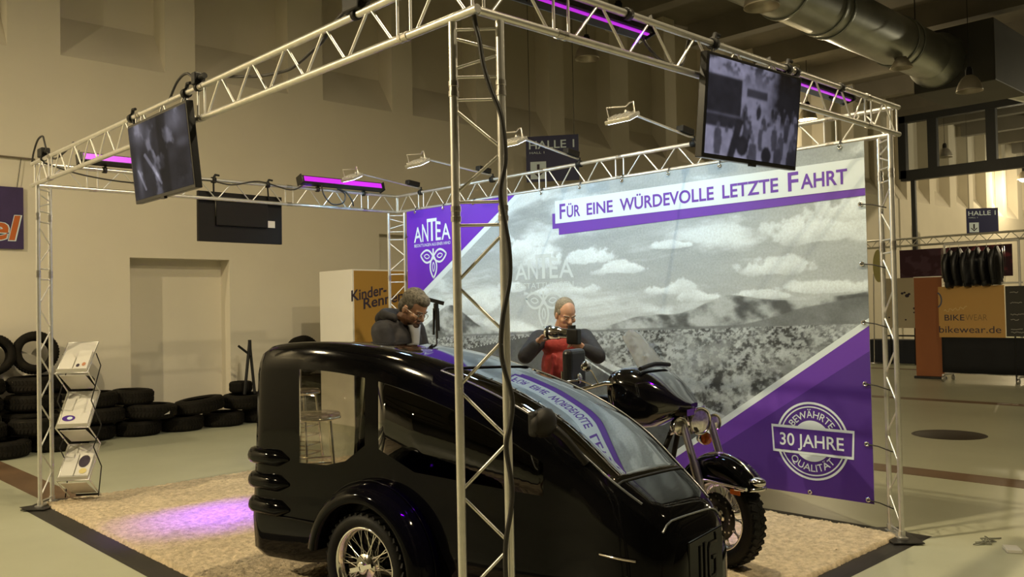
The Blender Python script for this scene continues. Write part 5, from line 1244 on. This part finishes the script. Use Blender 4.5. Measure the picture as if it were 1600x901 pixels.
# nose: lamp, grille strokes, lower lip
m = MB(); m.lathe([(0.035, 0), (0.048, 0.004), (0.048, 0.014), (0.035, 0.014)], (1.690, LN - 0.235, 0.43), (1, -0.42, 0.05), n=24, closed=True); m.build('lamp_ring', MT['black'], sc)
m = MB(); m.ell((1.690, LN - 0.235, 0.43), (0.012, 0.03, 0.03)); m.build('fog_lamp', MT['steel'], sc)
gU = Vector((0.0, 1, 0)); gz = Vector((0, 0, 1)); m = MB(); go = Vector((1.736, LN - 0.13, 0.36))
m.stroke([(0.0, 0.03), (0.02, 0.0), (0.055, 0.0), (0.062, 0.03), (0.062, 0.165)], 0.020, go, gU, gz); m.stroke([(0.11, 0.0), (0.11, 0.17)], 0.020, go, gU, gz)
m.stroke([(0.235, 0.19), (0.235, 0.150), (0.165, 0.150), (0.152, 0.13), (0.152, 0.02), (0.165, 0.0), (0.215, 0.0), (0.228, 0.02), (0.228, 0.085), (0.19, 0.085)], 0.018, go, gU, gz)
o = m.build('nose_emblem', MT['black'], sc); md = o.modifiers.new('thick', 'SOLIDIFY'); md.thickness = 0.02
m = MB(); m.box((1.724, LN, 0.36 + 0.085), (0.012, 0.37, 0.24)); m.build('nose_plate', MT['paint'], sc, bevel=0.01)

# ------------------------------------------------------------------ the motorcycle beside it
hl = Vector((-math.sin(HD), math.cos(HD), 0)); MBL = 1.84
mo = thing('motorcycle', 'black motorcycle with chrome headlamps and clear windshield standing behind the sidecar', 'motorcycle', Vector(S0) + hl * MBL, HD, local=True)
mo.location.z = ZC
STEER = Matrix.Rotation(R(-23), 3, 'Z')
FX = 1.25; FWc = Vector((FX, 0, 0.300)); piv = Vector((1.02, 0, 0.9))
def sv(x, y, z):                                                     # a point that turns with the steering
    v = Vector((x, y, z)) - Vector((1.12, 0, 0)); v = STEER @ v; return v + Vector((1.12, 0, 0))
wire_wheel(mo, sv(FX, 0, 0.300), 0.30, 0.13, 0.205, False, 40, 0.145, STEER)
wire_wheel(mo, (-0.36, 0, 0.300), 0.30, 0.14, 0.205, False, 40, 0.14)
def fender(cx, z, r0, a0, a1, hwid, st):
    rings = []
    for k in range(25):
        a = a0 + (a1 - a0) * k / 24; ring = []
        for yy, rr in ((-hwid, r0 - 0.10), (-hwid, r0 - 0.02), (-hwid * 0.8, r0 + 0.01), (0, r0 + 0.025), (hwid * 0.8, r0 + 0.01), (hwid, r0 - 0.02), (hwid, r0 - 0.10), (hwid - 0.008, r0 - 0.10), (hwid - 0.01, r0 - 0.025), (0, r0 + 0.012), (-hwid + 0.01, r0 - 0.025), (-hwid + 0.008, r0 - 0.10)):
            zz = z + rr * math.sin(a)
            if st and rr < r0 - 0.05: zz = min(z + (r0 + 0.005) * math.sin(a) - 0.004, z + 0.205)
            p = (cx + (rr if not (st and rr < r0 - 0.05) else r0 - 0.025) * math.cos(a), yy, zz); ring.append(sv(*p) if st else Vector(p))
        rings.append(ring)
    m = MB(); m.loft(rings); return m
ff = fender(FX, 0.305, 0.345, R(34), R(150), 0.088, True).build('front_fender', MT['paint'], mo)
m = MB(); m.tube([sv(FX + x, -0.092, 0.305 + 0.213 - 0.015 * abs(x)) for x in (0.285, 0.27, 0.2, 0.1, 0.0, -0.1, -0.2, -0.28)], 0.010, 8); m.build('fender_trim', MT['chrome'], ff)
m = MB(); m.tube([sv(FX + (0.372) * math.cos(a), 0, 0.305 + 0.372 * math.sin(a)) for a in [R(40 + 8 * k) for k in range(12)]], 0.007, 6); m.build('fender_crest', MT['chrome'], ff)
m = MB(); c = sv(FX + 0.285, 0, 0.545); m.ell(c, (0.05, 0.05, 0.03), STEER); m.build('fender_lamp', MT['chrome'], ff)
m = MB(); m.tube([sv(FX + 0.20 + 0.105 * math.cos(b), 0.094 * math.sin(b), 0.505) for b in [R(-90 + 15 * k) for k in range(13)]], 0.012, 8); m.build('fender_tip', MT['chrome'], ff)
m = MB(); c = sv(FX + 0.20, -0.095, 0.485); m.box(c, (0.075, 0.012, 0.03), STEER); m.build('side_marker', MT['amber'], ff, bevel=0.004)
fender(-0.36, 0.305, 0.34, R(20), R(200), 0.095, False).build('rear_fender', MT['paint'], mo)
for s in (-0.115, 0.115):
    m = MB(); m.bar(sv(FX, s, 0.30), sv(1.13, s, 0.62), 0.030, 14); m.bar(sv(1.13, s, 0.62), sv(1.045, s, 0.84), 0.024, 14); m.build('fork_leg', MT['steel'], mo)
m = MB(); m.bar(sv(FX, -0.13, 0.30), sv(FX, 0.13, 0.30), 0.02, 12); m.build('front_axle', MT['chrome'], mo)
# chrome lamps
def lamp(c, r_, nm='headlamp', mt='chrome'):
    c = Vector(c); ax = STEER @ Vector((1, 0, 0.02))
    m = MB(); m.lathe([(0.0001, -0.10 * r_ / 0.085), (r_ * 0.5, -0.09 * r_ / 0.085), (r_ * 0.85, -0.05 * r_ / 0.085), (r_, 0), (r_ * 1.05, 0.012), (r_ * 0.98, 0.022), (r_ * 0.9, 0.014)], c, ax, n=28); hb = m.build(nm, MT[mt], mo)
    m = MB(); m.lathe([(0.0001, 0.026), (r_ * 0.5, 0.022), (r_ * 0.92, 0.010)], c, ax, n=28); m.build('lens', MT['lampglass'], hb); return hb
MT['lampglass'] = mat('lamp_glass', (0.75, 0.73, 0.68), 0.22, 0.9, noise=0.35, nscale=40)
lamp(sv(1.055, 0.01, 0.855), 0.085); lamp(sv(1.03, -0.135, 0.83), 0.056); lamp(sv(1.03, 0.15, 0.83), 0.056)
m = MB(); m.tube([sv(1.02, -0.21, 0.79), sv(1.0, -0.1, 0.80), sv(1.0, 0.1, 0.80), sv(1.02, 0.21, 0.79)], 0.012, 8); m.build('lamp_bar', MT['chrome'], mo)
for s in (0.12,):
    m = MB(); m.lathe([(0.0001, -0.06), (0.03, -0.045), (0.042, 0.0), (0.042, 0.012)], sv(0.985, s, 0.725), STEER @ Vector((1, 0, 0)), n=20); tl = m.build('turn_signal', MT['chrome'], mo)
    m = MB(); m.lathe([(0.041, 0.012), (0.036, 0.03), (0.0001, 0.038)], sv(0.985, s, 0.725), STEER @ Vector((1, 0, 0)), n=20); m.build('lens', MT['amber'], tl)
# big handlebar fairing and tank
def sq(F, w_, zt, zbm, n=28, e=0.55):
    out = []
    for k in range(n):
        a = 2 * PI * k / n; cx, sx = math.cos(a), math.sin(a)
        out.append((F, w_ * math.copysign(abs(cx) ** e, cx), (zt + zbm) / 2 + (zt - zbm) / 2 * math.copysign(abs(sx) ** e, sx)))
    return out
m = MB(); m.loft([sq(F, w_, zt, zbm) for F, w_, zt, zbm in ((0.56, 0.235, 1.13, 0.96), (0.58, 0.265, 1.175, 0.90), (0.65, 0.285, 1.200, 0.84), (0.74, 0.285, 1.195, 0.80), (0.84, 0.25, 1.150, 0.82), (0.92, 0.20, 1.090, 0.87), (0.99, 0.15, 1.02, 0.91), (1.03, 0.10, 0.985, 0.93), (1.05, 0.05, 0.97, 0.94))]); m.build('fairing', MT['paint2'], mo)
m = MB(); m.loft([sq(F, w_, zt, zbm, 20, 0.8) for F, w_, zt, zbm in ((0.08, 0.04, 0.88, 0.80), (0.14, 0.10, 0.93, 0.76), (0.28, 0.15, 0.98, 0.74), (0.42, 0.16, 1.0, 0.74), (0.52, 0.15, 0.98, 0.75), (0.58, 0.10, 0.95, 0.78))]); m.build('fuel_tank', MT['paint'], mo)
m = MB(); m.loft([[(0.78 + t_ * (-0.16), y * (1 - 0.32 * t_), 1.185 + 0.245 * t_ - 0.6 * y * y * (0.8 + t_)) for y in [-0.20 + 0.04 * k for k in range(11)]] for t_ in [k / 8 for k in range(9)]], cap=False, closed=False)
MT['shield'] = glass('clear_windshield', (0.90, 0.92, 0.94), 1.35, 0.15, 0.32)
o = m.build('windshield', MT['shield'], mo); solid(o, 0.005)
m = MB(); m.tube([(0.785, -0.21, 1.19), (0.785, -0.1, 1.202), (0.785, 0, 1.208), (0.785, 0.1, 1.202), (0.785, 0.21, 1.19)], 0.014, 8); m.build('windshield_strip', MT['black'], mo)
hbp = [(0.86, -0.02, 1.0), (0.72, -0.14, 1.09), (0.58, -0.30, 1.10), (0.44, -0.42, 1.06)]
for s in (-1, 1):
    m = MB(); m.tube([(x, -s * y if s > 0 else y, z) for x, y, z in hbp], 0.013, 10); hb = m.build('handlebar', MT['chrome'], mo)
    e = Vector((0.44, s * 0.42, 1.06)); m = MB(); m.bar(e, e + Vector((-0.11, s * 0.05, -0.02)), 0.019, 12); m.build('grip', MT['black'], hb)
    m = MB(); m.tube([(0.52, s * 0.35, 1.09), (0.47, s * 0.42, 1.13), (0.38, s * 0.48, 1.115)], 0.006, 8); m.build('brake_lever', MT['chrome'], hb)
    m = MB(); m.tube([(0.55, s * 0.33, 1.10), (0.53, s * 0.37, 1.18), (0.52, s * 0.40, 1.20)], 0.006, 8); mi_ = m.build('mirror_stem', MT['chrome'], hb)
    m = MB(); m.ell((0.52, s * 0.42, 1.215), (0.02, 0.06, 0.035)); m.build('mirror', MT['chrome'], mo)
for s in (-0.09, 0.0, 0.09):
    m = MB(); m.lathe([(0.0001, -0.02), (0.035, -0.02), (0.042, 0.0), (0.042, 0.02), (0.034, 0.022), (0.0001, 0.018)], (0.52, s, 1.09), (-1, 0, 0.5), n=20); m.build('gauge', MT['chrome'], mo)
m = MB(); m.loft([sq(F, w_, zt, zbm, 20, 0.7) for F, w_, zt, zbm in ((0.12, 0.10, 0.80, 0.70), (0.02, 0.17, 0.80, 0.68), (-0.15, 0.19, 0.78, 0.66), (-0.3, 0.17, 0.86, 0.70), (-0.55, 0.15, 0.88, 0.74), (-0.66, 0.08, 0.86, 0.78))]); m.build('seat', MT['leather'], mo)
m = MB(); m.box((0.185, -0.02, 1.15), (0.075, 0.215, 0.30)); pad = m.build('backrest', MT['leather'], mo, bevel=0.03, seg=3)
m = MB(); m.ell((0.225, -0.02, 1.10), (0.012, 0.032, 0.036)); m.build('badge', MT['chrome'], pad)
m = MB(); m.tube([(0.12, -0.08, 0.74), (0.13, -0.08, 1.15)], 0.012, 8); m.tube([(0.12, 0.05, 0.74), (0.13, 0.05, 1.15)], 0.012, 8); m.build('backrest_bracket', MT['chrome'], mo)
m = MB(); m.loft([sq(F, w_, zt, zbm, 16, 0.7) for F, w_, zt, zbm in ((0.1, 0.13, 0.62, 0.25), (0.3, 0.16, 0.64, 0.22), (0.5, 0.16, 0.62, 0.24), (0.62, 0.12, 0.55, 0.30))]); eng = m.build('engine_block', MT['steel'], mo)
for F, ax in ((0.22, (-0.35, 0, 1)), (0.44, (0.42, 0, 1))):
    m = MB(); prof = [(0.0001, 0.0)]
    for k in range(8): prof += [(0.085, 0.01 + 0.024 * k), (0.085, 0.022 + 0.024 * k), (0.065, 0.024 + 0.024 * k), (0.065, 0.032 + 0.024 * k)]
    prof += [(0.0001, 0.215)]; m.lathe(prof, (F, 0, 0.52), ax, n=20, smooth=False); m.build('cylinder', MT['blackmetal'], eng)
for s in (-1, 1):
    m = MB(); m.tube([(0.98, 0, 0.98), (0.85, s * 0.10, 0.6), (0.68, s * 0.14, 0.24), (0.3, s * 0.15, 0.2), (-0.05, s * 0.14, 0.24), (-0.36, s * 0.12, 0.30)], 0.018, 8); m.build('frame_tube', MT['black'], mo)
    m = MB(); m.tube([(0.5, s * 0.12, 0.5), (0.56, s * 0.2, 0.34), (0.3, s * 0.22, 0.24), (-0.2, s * 0.21, 0.24), (-0.72, s * 0.21, 0.26)], [0.022, 0.024, 0.026, 0.04, 0.045], 12); m.build('exhaust_pipe', MT['chrome'], mo)
    m = MB(); m.loft([sq(F, 0.075, zt, 0.36, 16, 0.5) for F, zt in ((-0.75, 0.60), (-0.70, 0.65), (-0.3, 0.66), (-0.16, 0.62), (-0.14, 0.56))]); m.v = [(x, y + s * 0.22, z) for x, y, z in m.v]; m.build('saddlebag', MT['paint'], mo)
m = MB(); m.bar((0.86, 0, 1.0), (0.98, 0, 0.98), 0.03, 10); m.bar((0.98, 0, 0.98), (1.05, 0, 0.78), 0.03, 10); m.box((1.02, 0, 0.92), (0.08, 0.27, 0.04)); m.build('steering_head', MT['chrome'], mo)
m = MB(); m.bar((0.25, 0.14, 0.26), (0.22, 0.30, 0.0), 0.013, 8); m.build('kick_stand', MT['black'], mo)

# ------------------------------------------------------------------ two people
def remesh(name, mb, voxel, mt, parent, smooth=2, fac=0.5):
    """fuse the overlapping volumes of mb into one continuous skin"""
    me = bpy.data.meshes.new('tmp'); me.from_pydata(mb.v, [], mb.f); ob = bpy.data.objects.new('tmp', me); COL.objects.link(ob)
    md = ob.modifiers.new('r', 'REMESH'); md.mode = 'VOXEL'; md.voxel_size = voxel; md.use_smooth_shade = True
    if smooth: ms = ob.modifiers.new('s', 'SMOOTH'); ms.factor = fac; ms.iterations = smooth
    nm = bpy.data.meshes.new_from_object(ob.evaluated_get(bpy.context.evaluated_depsgraph_get()))
    bpy.data.objects.remove(ob); bpy.data.meshes.remove(me)
    nm.name = name; nm.materials.clear(); nm.materials.append(mt)
    nm.polygons.foreach_set('use_smooth', [True] * len(nm.polygons))
    o = bpy.data.objects.new(name, nm); COL.objects.link(o); o.parent = parent; ORG[o.name] = Vector((0, 0, 0)); return o
def chain(mb, pts, rs):
    for a, b, r0, r1 in zip(pts, pts[1:], rs, rs[1:]): mb.cap(a, b, r0, r1, 14)
def hand(mb, W, D, N, thumb, s=1.0, curl=(0.5, 0.6)):
    W = Vector(W); D = Vector(D).normalized(); N = Vector(N); N = (N - D * N.dot(D)).normalized(); Sd = D.cross(N) * thumb
    mb.cap(W, W + D * 0.03 * s, 0.026 * s, 0.026 * s)
    for k in (-1.5, -0.5, 0.5, 1.5): mb.cap(W + D * 0.02 * s + Sd * (k * 0.012 * s), W + D * 0.085 * s + Sd * (k * 0.0195 * s), 0.0155 * s, 0.0125 * s)
    for k, (ln, cr) in zip((1.5, 0.5, -0.5, -1.5), ((0.92, 0.9), (1.0, 1.0), (0.94, 1.05), (0.75, 1.1))):
        p = W + D * 0.088 * s + Sd * (k * 0.0205 * s); a = 0.0; L = [0.042 * ln, 0.026 * ln, 0.020 * ln]; r_ = 0.0092
        for i, l in enumerate(L):
            a += (curl[0] if i == 0 else curl[1]) * cr
            q2 = p + (D * math.cos(a) + N * math.sin(a)) * l * s; mb.cap(p, q2, (r_ - 0.0006 * i) * s, (r_ - 0.0006 * (i + 1)) * s, 10); p = q2
    p = W + D * 0.025 * s + Sd * 0.026 * s; q2 = p + (Sd * 0.65 + D * 0.55 + N * 0.5).normalized() * 0.04 * s; mb.cap(p, q2, 0.014 * s, 0.0115 * s, 10)
    mb.cap(q2, q2 + (D * 0.8 + N * 0.65 + Sd * 0.1).normalized() * 0.034 * s, 0.0115 * s, 0.0095 * s, 10)
def head(skin, hair, neck, pitch, yaw, s=1.0, receding=0.0, roll=0.0):
    """head on the neck joint; nose towards +x before turning. Returns the transform."""
    neck = Vector(neck); rot = Matrix.Rotation(yaw, 3, 'Z') @ Matrix.Rotation(pitch, 3, 'Y') @ Matrix.Rotation(roll, 3, 'X')
    T = lambda x, y, z: neck + rot @ (Vector((x, y, z)) * s)
    def el(mb, c, r): mb.ell(T(*c), [q_ * s for q_ in r], rot, 22, 16)
    el(skin, (-0.004, 0, 0.152), (0.094, 0.074, 0.094)); el(skin, (0.014, 0, 0.105), (0.078, 0.066, 0.085)); el(skin, (0.040, 0, 0.058), (0.050, 0.052, 0.045))
    skin.cap(T(0.070, 0, 0.034), T(0.066, 0, 0.044), 0.021 * s, 0.024 * s)
    skin.cap(T(0.084, 0, 0.128), T(0.109, 0, 0.096), 0.009 * s, 0.0135 * s); skin.cap(T(0.100, -0.011, 0.091), T(0.100, 0.011, 0.091), 0.0085 * s)
    for sg in (-1, 1):
        skin.cap(T(0.086, sg * 0.014, 0.137), T(0.072, sg * 0.048, 0.139), 0.010 * s, 0.009 * s)
        el(skin, (0.062, sg * 0.045, 0.098), (0.026, 0.022, 0.022)); el(skin, (-0.006, sg * 0.076, 0.108), (0.020, 0.010, 0.031)); skin.cap(T(-0.012, sg * 0.079, 0.128), T(0.004, sg * 0.078, 0.132), 0.007 * s)
    skin.cap(T(0.088, -0.018, 0.066), T(0.088, 0.018, 0.066), 0.0075 * s); skin.cap(T(0.086, -0.016, 0.056), T(0.086, 0.016, 0.056), 0.008 * s)
    skin.cap(T(-0.03, 0, -0.05), T(-0.008, 0, 0.08), 0.062 * s, 0.056 * s)
    el(hair, (-0.020 - 0.012 * receding, 0, 0.166 + 0.004), (0.092, 0.081, 0.090)); el(hair, (-0.050, 0, 0.115), (0.060, 0.074, 0.075))
    for sg in (-1, 1): el(hair, (0.006, sg * 0.066, 0.150), (0.030, 0.014, 0.030))
    if receding < 0.5: el(hair, (0.030, 0, 0.205), (0.060, 0.062, 0.045))
    return T, rot
def face(parent, T, rot, s, brow, glasses=False, beard=None):
    for sg in (-1, 1):
        m = MB(); m.ell(T(0.0765, sg * 0.031, 0.119), [0.011 * s] * 3, rot, 14, 10); ey = m.build('eye', mat('eye_white', (0.6, 0.56, 0.5), 0.25), parent)
        m = MB(); m.ell(T(0.0855, sg * 0.031, 0.1175), [0.0035 * s, 0.005 * s, 0.005 * s], rot, 12, 8); m.build('iris', MT['inkdark'], ey)
        m = MB(); m.cap(T(0.0765, sg * 0.0205, 0.125), T(0.0745, sg * 0.042, 0.124), 0.0078 * s, 0.0072 * s); m.build('eyelid', SKIN, parent)
        m = MB(); m.cap(T(0.096, sg * 0.014, 0.143), T(0.080, sg * 0.052, 0.145), 0.0045 * s, 0.0035 * s); m.build('eyebrow', brow, parent)
    m = MB(); m.cap(T(0.0945, -0.021, 0.0612), T(0.0945, 0.021, 0.0612), 0.0022 * s); m.build('mouth', mat('lip_line', (0.16, 0.05, 0.04), 0.6), parent)
    if beard: 
        m = MB(); m.ell(T(0.060, 0, 0.038), [q_ * s for q_ in (0.046, 0.048, 0.026)], rot, 18, 12); m.cap(T(0.092, -0.022, 0.075), T(0.092, 0.022, 0.075), 0.0055 * s)
        remesh('beard', m, 0.005, beard, parent, 1)
    if glasses:
        for sg in (-1, 1):
            m = MB(); m.lathe([(0.021 * s, -0.001), (0.0235 * s, -0.001), (0.0235 * s, 0.001), (0.021 * s, 0.001)], T(0.103, sg * 0.031, 0.117), rot @ Vector((1, 0, 0)), n=24, closed=True); g_ = m.build('glasses', MT['steel'], parent)
            m = MB(); m.tube([T(0.103, sg * 0.054, 0.120), T(0.05, sg * 0.078, 0.122), T(-0.004, sg * 0.090, 0.124), T(-0.02, sg * 0.088, 0.112)], 0.0018 * s, 6); m.build('temple', MT['steel'], g_)
        m = MB(); m.tube([T(0.103, -0.009, 0.120), T(0.110, 0, 0.124), T(0.103, 0.009, 0.120)], 0.0016 * s, 6); m.build('bridge', MT['steel'], parent)
SKIN = mat('skin', (0.52, 0.29, 0.19), 0.5, noise=0.08, nscale=30)
HAIR1 = mat('grey_brown_hair', (0.16, 0.145, 0.12), 0.8, noise=0.6, nscale=70, bump=0.5, bscale=160)
HAIR2 = mat('short_grey_hair', (0.23, 0.20, 0.15), 0.8, noise=0.4, nscale=90, bump=0.5, bscale=160)
BEARD = mat('dark_stubble', (0.12, 0.075, 0.055), 0.85, noise=0.4, nscale=120)
NAVY = mat('black_jacket_cloth', (0.014, 0.013, 0.017), 0.75, noise=0.3, nscale=20, bump=0.3, bscale=30)
TROUS = mat('dark_trouser_cloth', (0.02, 0.022, 0.03), 0.8, noise=0.2, nscale=20)
SHOE = mat('black_shoe_leather', (0.01, 0.01, 0.01), 0.4)
RED = mat('red_vest_cloth', (0.30, 0.028, 0.022), 0.7, noise=0.2, nscale=18, bump=0.4, bscale=26)
def lower(skin, trous, shoes, k, bend=0.0, spread=0.10):
    """legs from the hips down; k scales a 1.75 m body"""
    for sg in (-1, 1):
        hip = Vector((-bend, sg * 0.085, 0.90)) * k; kn = Vector((0.02, sg * spread, 0.48)) * k; an = Vector((-0.03, sg * spread, 0.085)) * k
        chain(skin, [hip, kn, an], [0.078 * k, 0.054 * k, 0.038 * k]); skin.cap(an + Vector((0, 0, -0.03 * k)), an + Vector((0.14 * k, sg * 0.015, -0.045 * k)), 0.036 * k, 0.030 * k)
        chain(trous, [hip + Vector((0, 0, 0.05)), kn, an + Vector((0, 0, 0.0))], [0.098 * k, 0.074 * k, 0.066 * k])
        shoes[sg] = MB(); s_ = shoes[sg]; s_.cap(an + Vector((-0.035 * k, 0, -0.045 * k)), an + Vector((0.16 * k, sg * 0.02, -0.05 * k)), 0.042 * k, 0.036 * k); s_.cap(an + Vector((0, 0, -0.03 * k)), an + Vector((0, 0, 0.02)), 0.048 * k, 0.045 * k)
    trous.ell((-bend * k, 0, 0.94 * k), (0.135 * k, 0.175 * k, 0.13 * k)); skin.ell((-bend * k, 0, 0.95 * k), (0.11 * k, 0.155 * k, 0.12 * k))

# ---- the man bowed over the sidecar
p1 = at(630, 500, 1, 2.62); K = 1.04
t = thing('person', 'man with short grey hair in black hooded jacket, head bowed behind the sidecar roof', 'person', (p1.x - 0.02, p1.y + 0.03, 0.030), R(-70), local=True)
sk, ja, tr, hr, sh = MB(), MB(), MB(), MB(), {}
lower(sk, tr, sh, K)
sk.ell((0.0, 0, 1.18 * K), (0.11, 0.15, 0.26)); sk.ell((0.0, 0, 1.36 * K), (0.10, 0.18, 0.10))
ja.ell((0.0, 0, 1.02), (0.15, 0.20, 0.14)); ja.ell((0.0, 0, 1.15), (0.145, 0.19, 0.25)); ja.ell((0.005, 0, 1.36), (0.135, 0.215, 0.14)); ja.cap((0, -0.16, 1.44), (0, 0.16, 1.44), 0.078); ja.ell((-0.01, 0, 1.48), (0.09, 0.13, 0.055))
for sg in (-1, 1):
    shd = Vector((0.0, sg * 0.205, 1.435)); el_ = Vector((0.08, sg * 0.235, 1.14)); wr = Vector((0.32, sg * 0.12, 1.10))
    chain(sk, [shd, el_, wr], [0.055, 0.044, 0.030]); chain(ja, [shd, el_, wr - (wr - el_) * 0.08], [0.082, 0.066, 0.050])
    hand(sk, wr, (1, -0.45 * sg, -0.15), (0.1, -sg * 0.6, -0.8), -sg, 1.0, (0.5, 0.55))
T, rot = head(sk, hr, (0.055, 0, 1.490), R(36), R(-4), 1.06)
body = remesh('body', sk, 0.0055, SKIN, t, 2)
remesh('hair', hr, 0.006, HAIR1, t, 1)
jk = remesh('jacket', ja, 0.010, NAVY, t, 3)
hood = MB(); 
for k in range(13):
    a = R(70 + 220 * k / 12); b = R(70 + 220 * (k + 1) / 12)
    if k < 12: hood.cap((0.0 + 0.095 * math.cos(a), 0.125 * math.sin(a), 1.535 - 0.03 * math.cos(a)), (0.0 + 0.095 * math.cos(b), 0.125 * math.sin(b), 1.535 - 0.03 * math.cos(b)), 0.036)
hood.ell((-0.10, 0, 1.52), (0.07, 0.12, 0.07)); remesh('hood', hood, 0.009, NAVY, jk, 3)
m = MB(); m.loft([[(0.115 + 0.012 * (1 - abs(f)), 0.055 * f * (1.0 - 0.75 * q_), 1.475 - 0.21 * q_ + 0.0) for f in (-1, -0.5, 0, 0.5, 1)] for q_ in (0, 0.25, 0.5, 0.75, 1.0)], cap=False, closed=False)
o = m.build('shirt', mat('pale_shirt', (0.55, 0.55, 0.57), 0.7), t); md = o.modifiers.new('thick', 'SOLIDIFY'); md.thickness = 0.035; md.offset = -1
m = MB(); m.tube([(0.150, 0.0, 1.27), (0.158, 0.0, 1.15), (0.152, 0, 1.0)], 0.004, 6); m.build('zip', MT['steel'], jk)
remesh('trousers', tr, 0.011, TROUS, t, 2)
for sg in (-1, 1): remesh('shoe', sh[sg], 0.008, SHOE, t, 2)
face(t, T, rot, 1.06, HAIR1, True, BEARD)

# ---- the man in the red vest with the camera
K = 0.95
p2 = at(886, 500, 1, 2.30); FA = R(238)
t = thing('person', 'man with grey hair in red vest and black sleeves before the banner, camera raised', 'person', (p2.x + 0.06, p2.y + 0.12, 0.030), FA, local=True)
iR = Matrix.Rotation(-FA, 3, 'Z')
def loc2(w_): return iR @ (Vector(w_) - Vector(t.location))
rh = loc2(at(846, 527, 1, 2.34)); lh = loc2(at(902, 538, 1, 2.09)); 
sk, ve, ja, tr, hr, sh = MB(), MB(), MB(), MB(), MB(), {}
lower(sk, tr, sh, K)
SHZ = 1.335
sk.ell((0.0, 0, 1.08), (0.10, 0.14, 0.24)); sk.ell((0.01, 0, SHZ - 0.04), (0.09, 0.17, 0.09))
ve.ell((0.0, 0, 0.95), (0.15, 0.19, 0.15)); ve.ell((0.01, 0, 1.10), (0.145, 0.18, 0.22)); ve.ell((0.015, 0, SHZ - 0.06), (0.128, 0.185, 0.12)); ve.cap((0.0, -0.12, SHZ), (0.0, 0.12, SHZ), 0.066)
for k in range(5): ve.cap((0.14, -0.13 + 0.06 * k, 1.02 + 0.03 * (k % 2)), (0.135, -0.11 + 0.06 * k, 1.2 - 0.04 * (k % 2)), 0.014)
ja.cap((0.0, -0.19, SHZ), (0.0, 0.19, SHZ), 0.060); ja.ell((0.01, 0, SHZ + 0.03), (0.08, 0.11, 0.05))
for sg, hd_, elb in ((-1, rh, loc2(at(821, 556, 1, 2.46))), (1, lh, loc2(at(934, 556, 1, 2.02)))):
    shd = Vector((0.0, sg * 0.19, SHZ - 0.01)); dirw = (hd_ - elb).normalized(); wr = hd_ - dirw * 0.06
    chain(sk, [shd, elb, wr], [0.052, 0.042, 0.028]); chain(ja, [shd, elb, wr - dirw * 0.02], [0.078, 0.064, 0.046])
    aimN = Vector((0.5, -sg * 0.9, 0.1))
    hand(sk, wr, dirw, aimN, -sg, 0.95, (0.55, 0.65))
T, rot = head(sk, hr, (0.045, 0, SHZ + 0.075), R(24), R(12), 0.98, 0.8)
remesh('body', sk, 0.0055, SKIN, t, 2)
remesh('hair', hr, 0.006, HAIR2, t, 1)
remesh('vest', ve, 0.010, RED, t, 2); remesh('sleeves', ja, 0.009, NAVY, t, 3)
remesh('trousers', tr, 0.011, TROUS, t, 2)
for sg in (-1, 1): remesh('shoe', sh[sg], 0.008, SHOE, t, 2)
face(t, T, rot, 0.98, HAIR2)
# camera he holds up: silver barrel to his right, black body to his left
ca = at(853, 519, 1, 2.29); cb = at(890, 521, 1, 2.10); ux = (cb - ca).normalized()
t = thing('camera', 'silver and black camera held up at his chest by the man in the red vest', 'camera', tuple(ca))
m = MB(); L = (cb - ca).length; m.lathe([(0.0001, 0), (0.046, 0), (0.052, 0.012), (0.052, L * 0.55), (0.046, L * 0.62), (0.040, L * 0.66), (0.040, L)], ca, ux, n=32); m.build('barrel', MT['chrome'], t)
m = MB(); m.lathe([(0.053, 0.02), (0.056, 0.022), (0.056, 0.04), (0.053, 0.042)], ca, ux, n=32, closed=True); m.build('ring', MT['black'], t)
m = MB(); rot2 = Matrix((ux, Vector((0, 0, 1)).cross(ux), Vector((0, 0, 1)))).transposed(); m.box(cb + ux * 0.035 + Vector((0, 0, -0.02)), (0.095, 0.085, 0.12), rot2); bdy = m.build('body', MT['black'], t, bevel=0.012, seg=3)
m = MB(); m.bar(cb + ux * 0.02 + Vector((0, 0, 0.04)), cb + ux * 0.02 + Vector((0, 0, 0.065)), 0.03, 16); m.build('viewfinder', MT['black'], bdy)
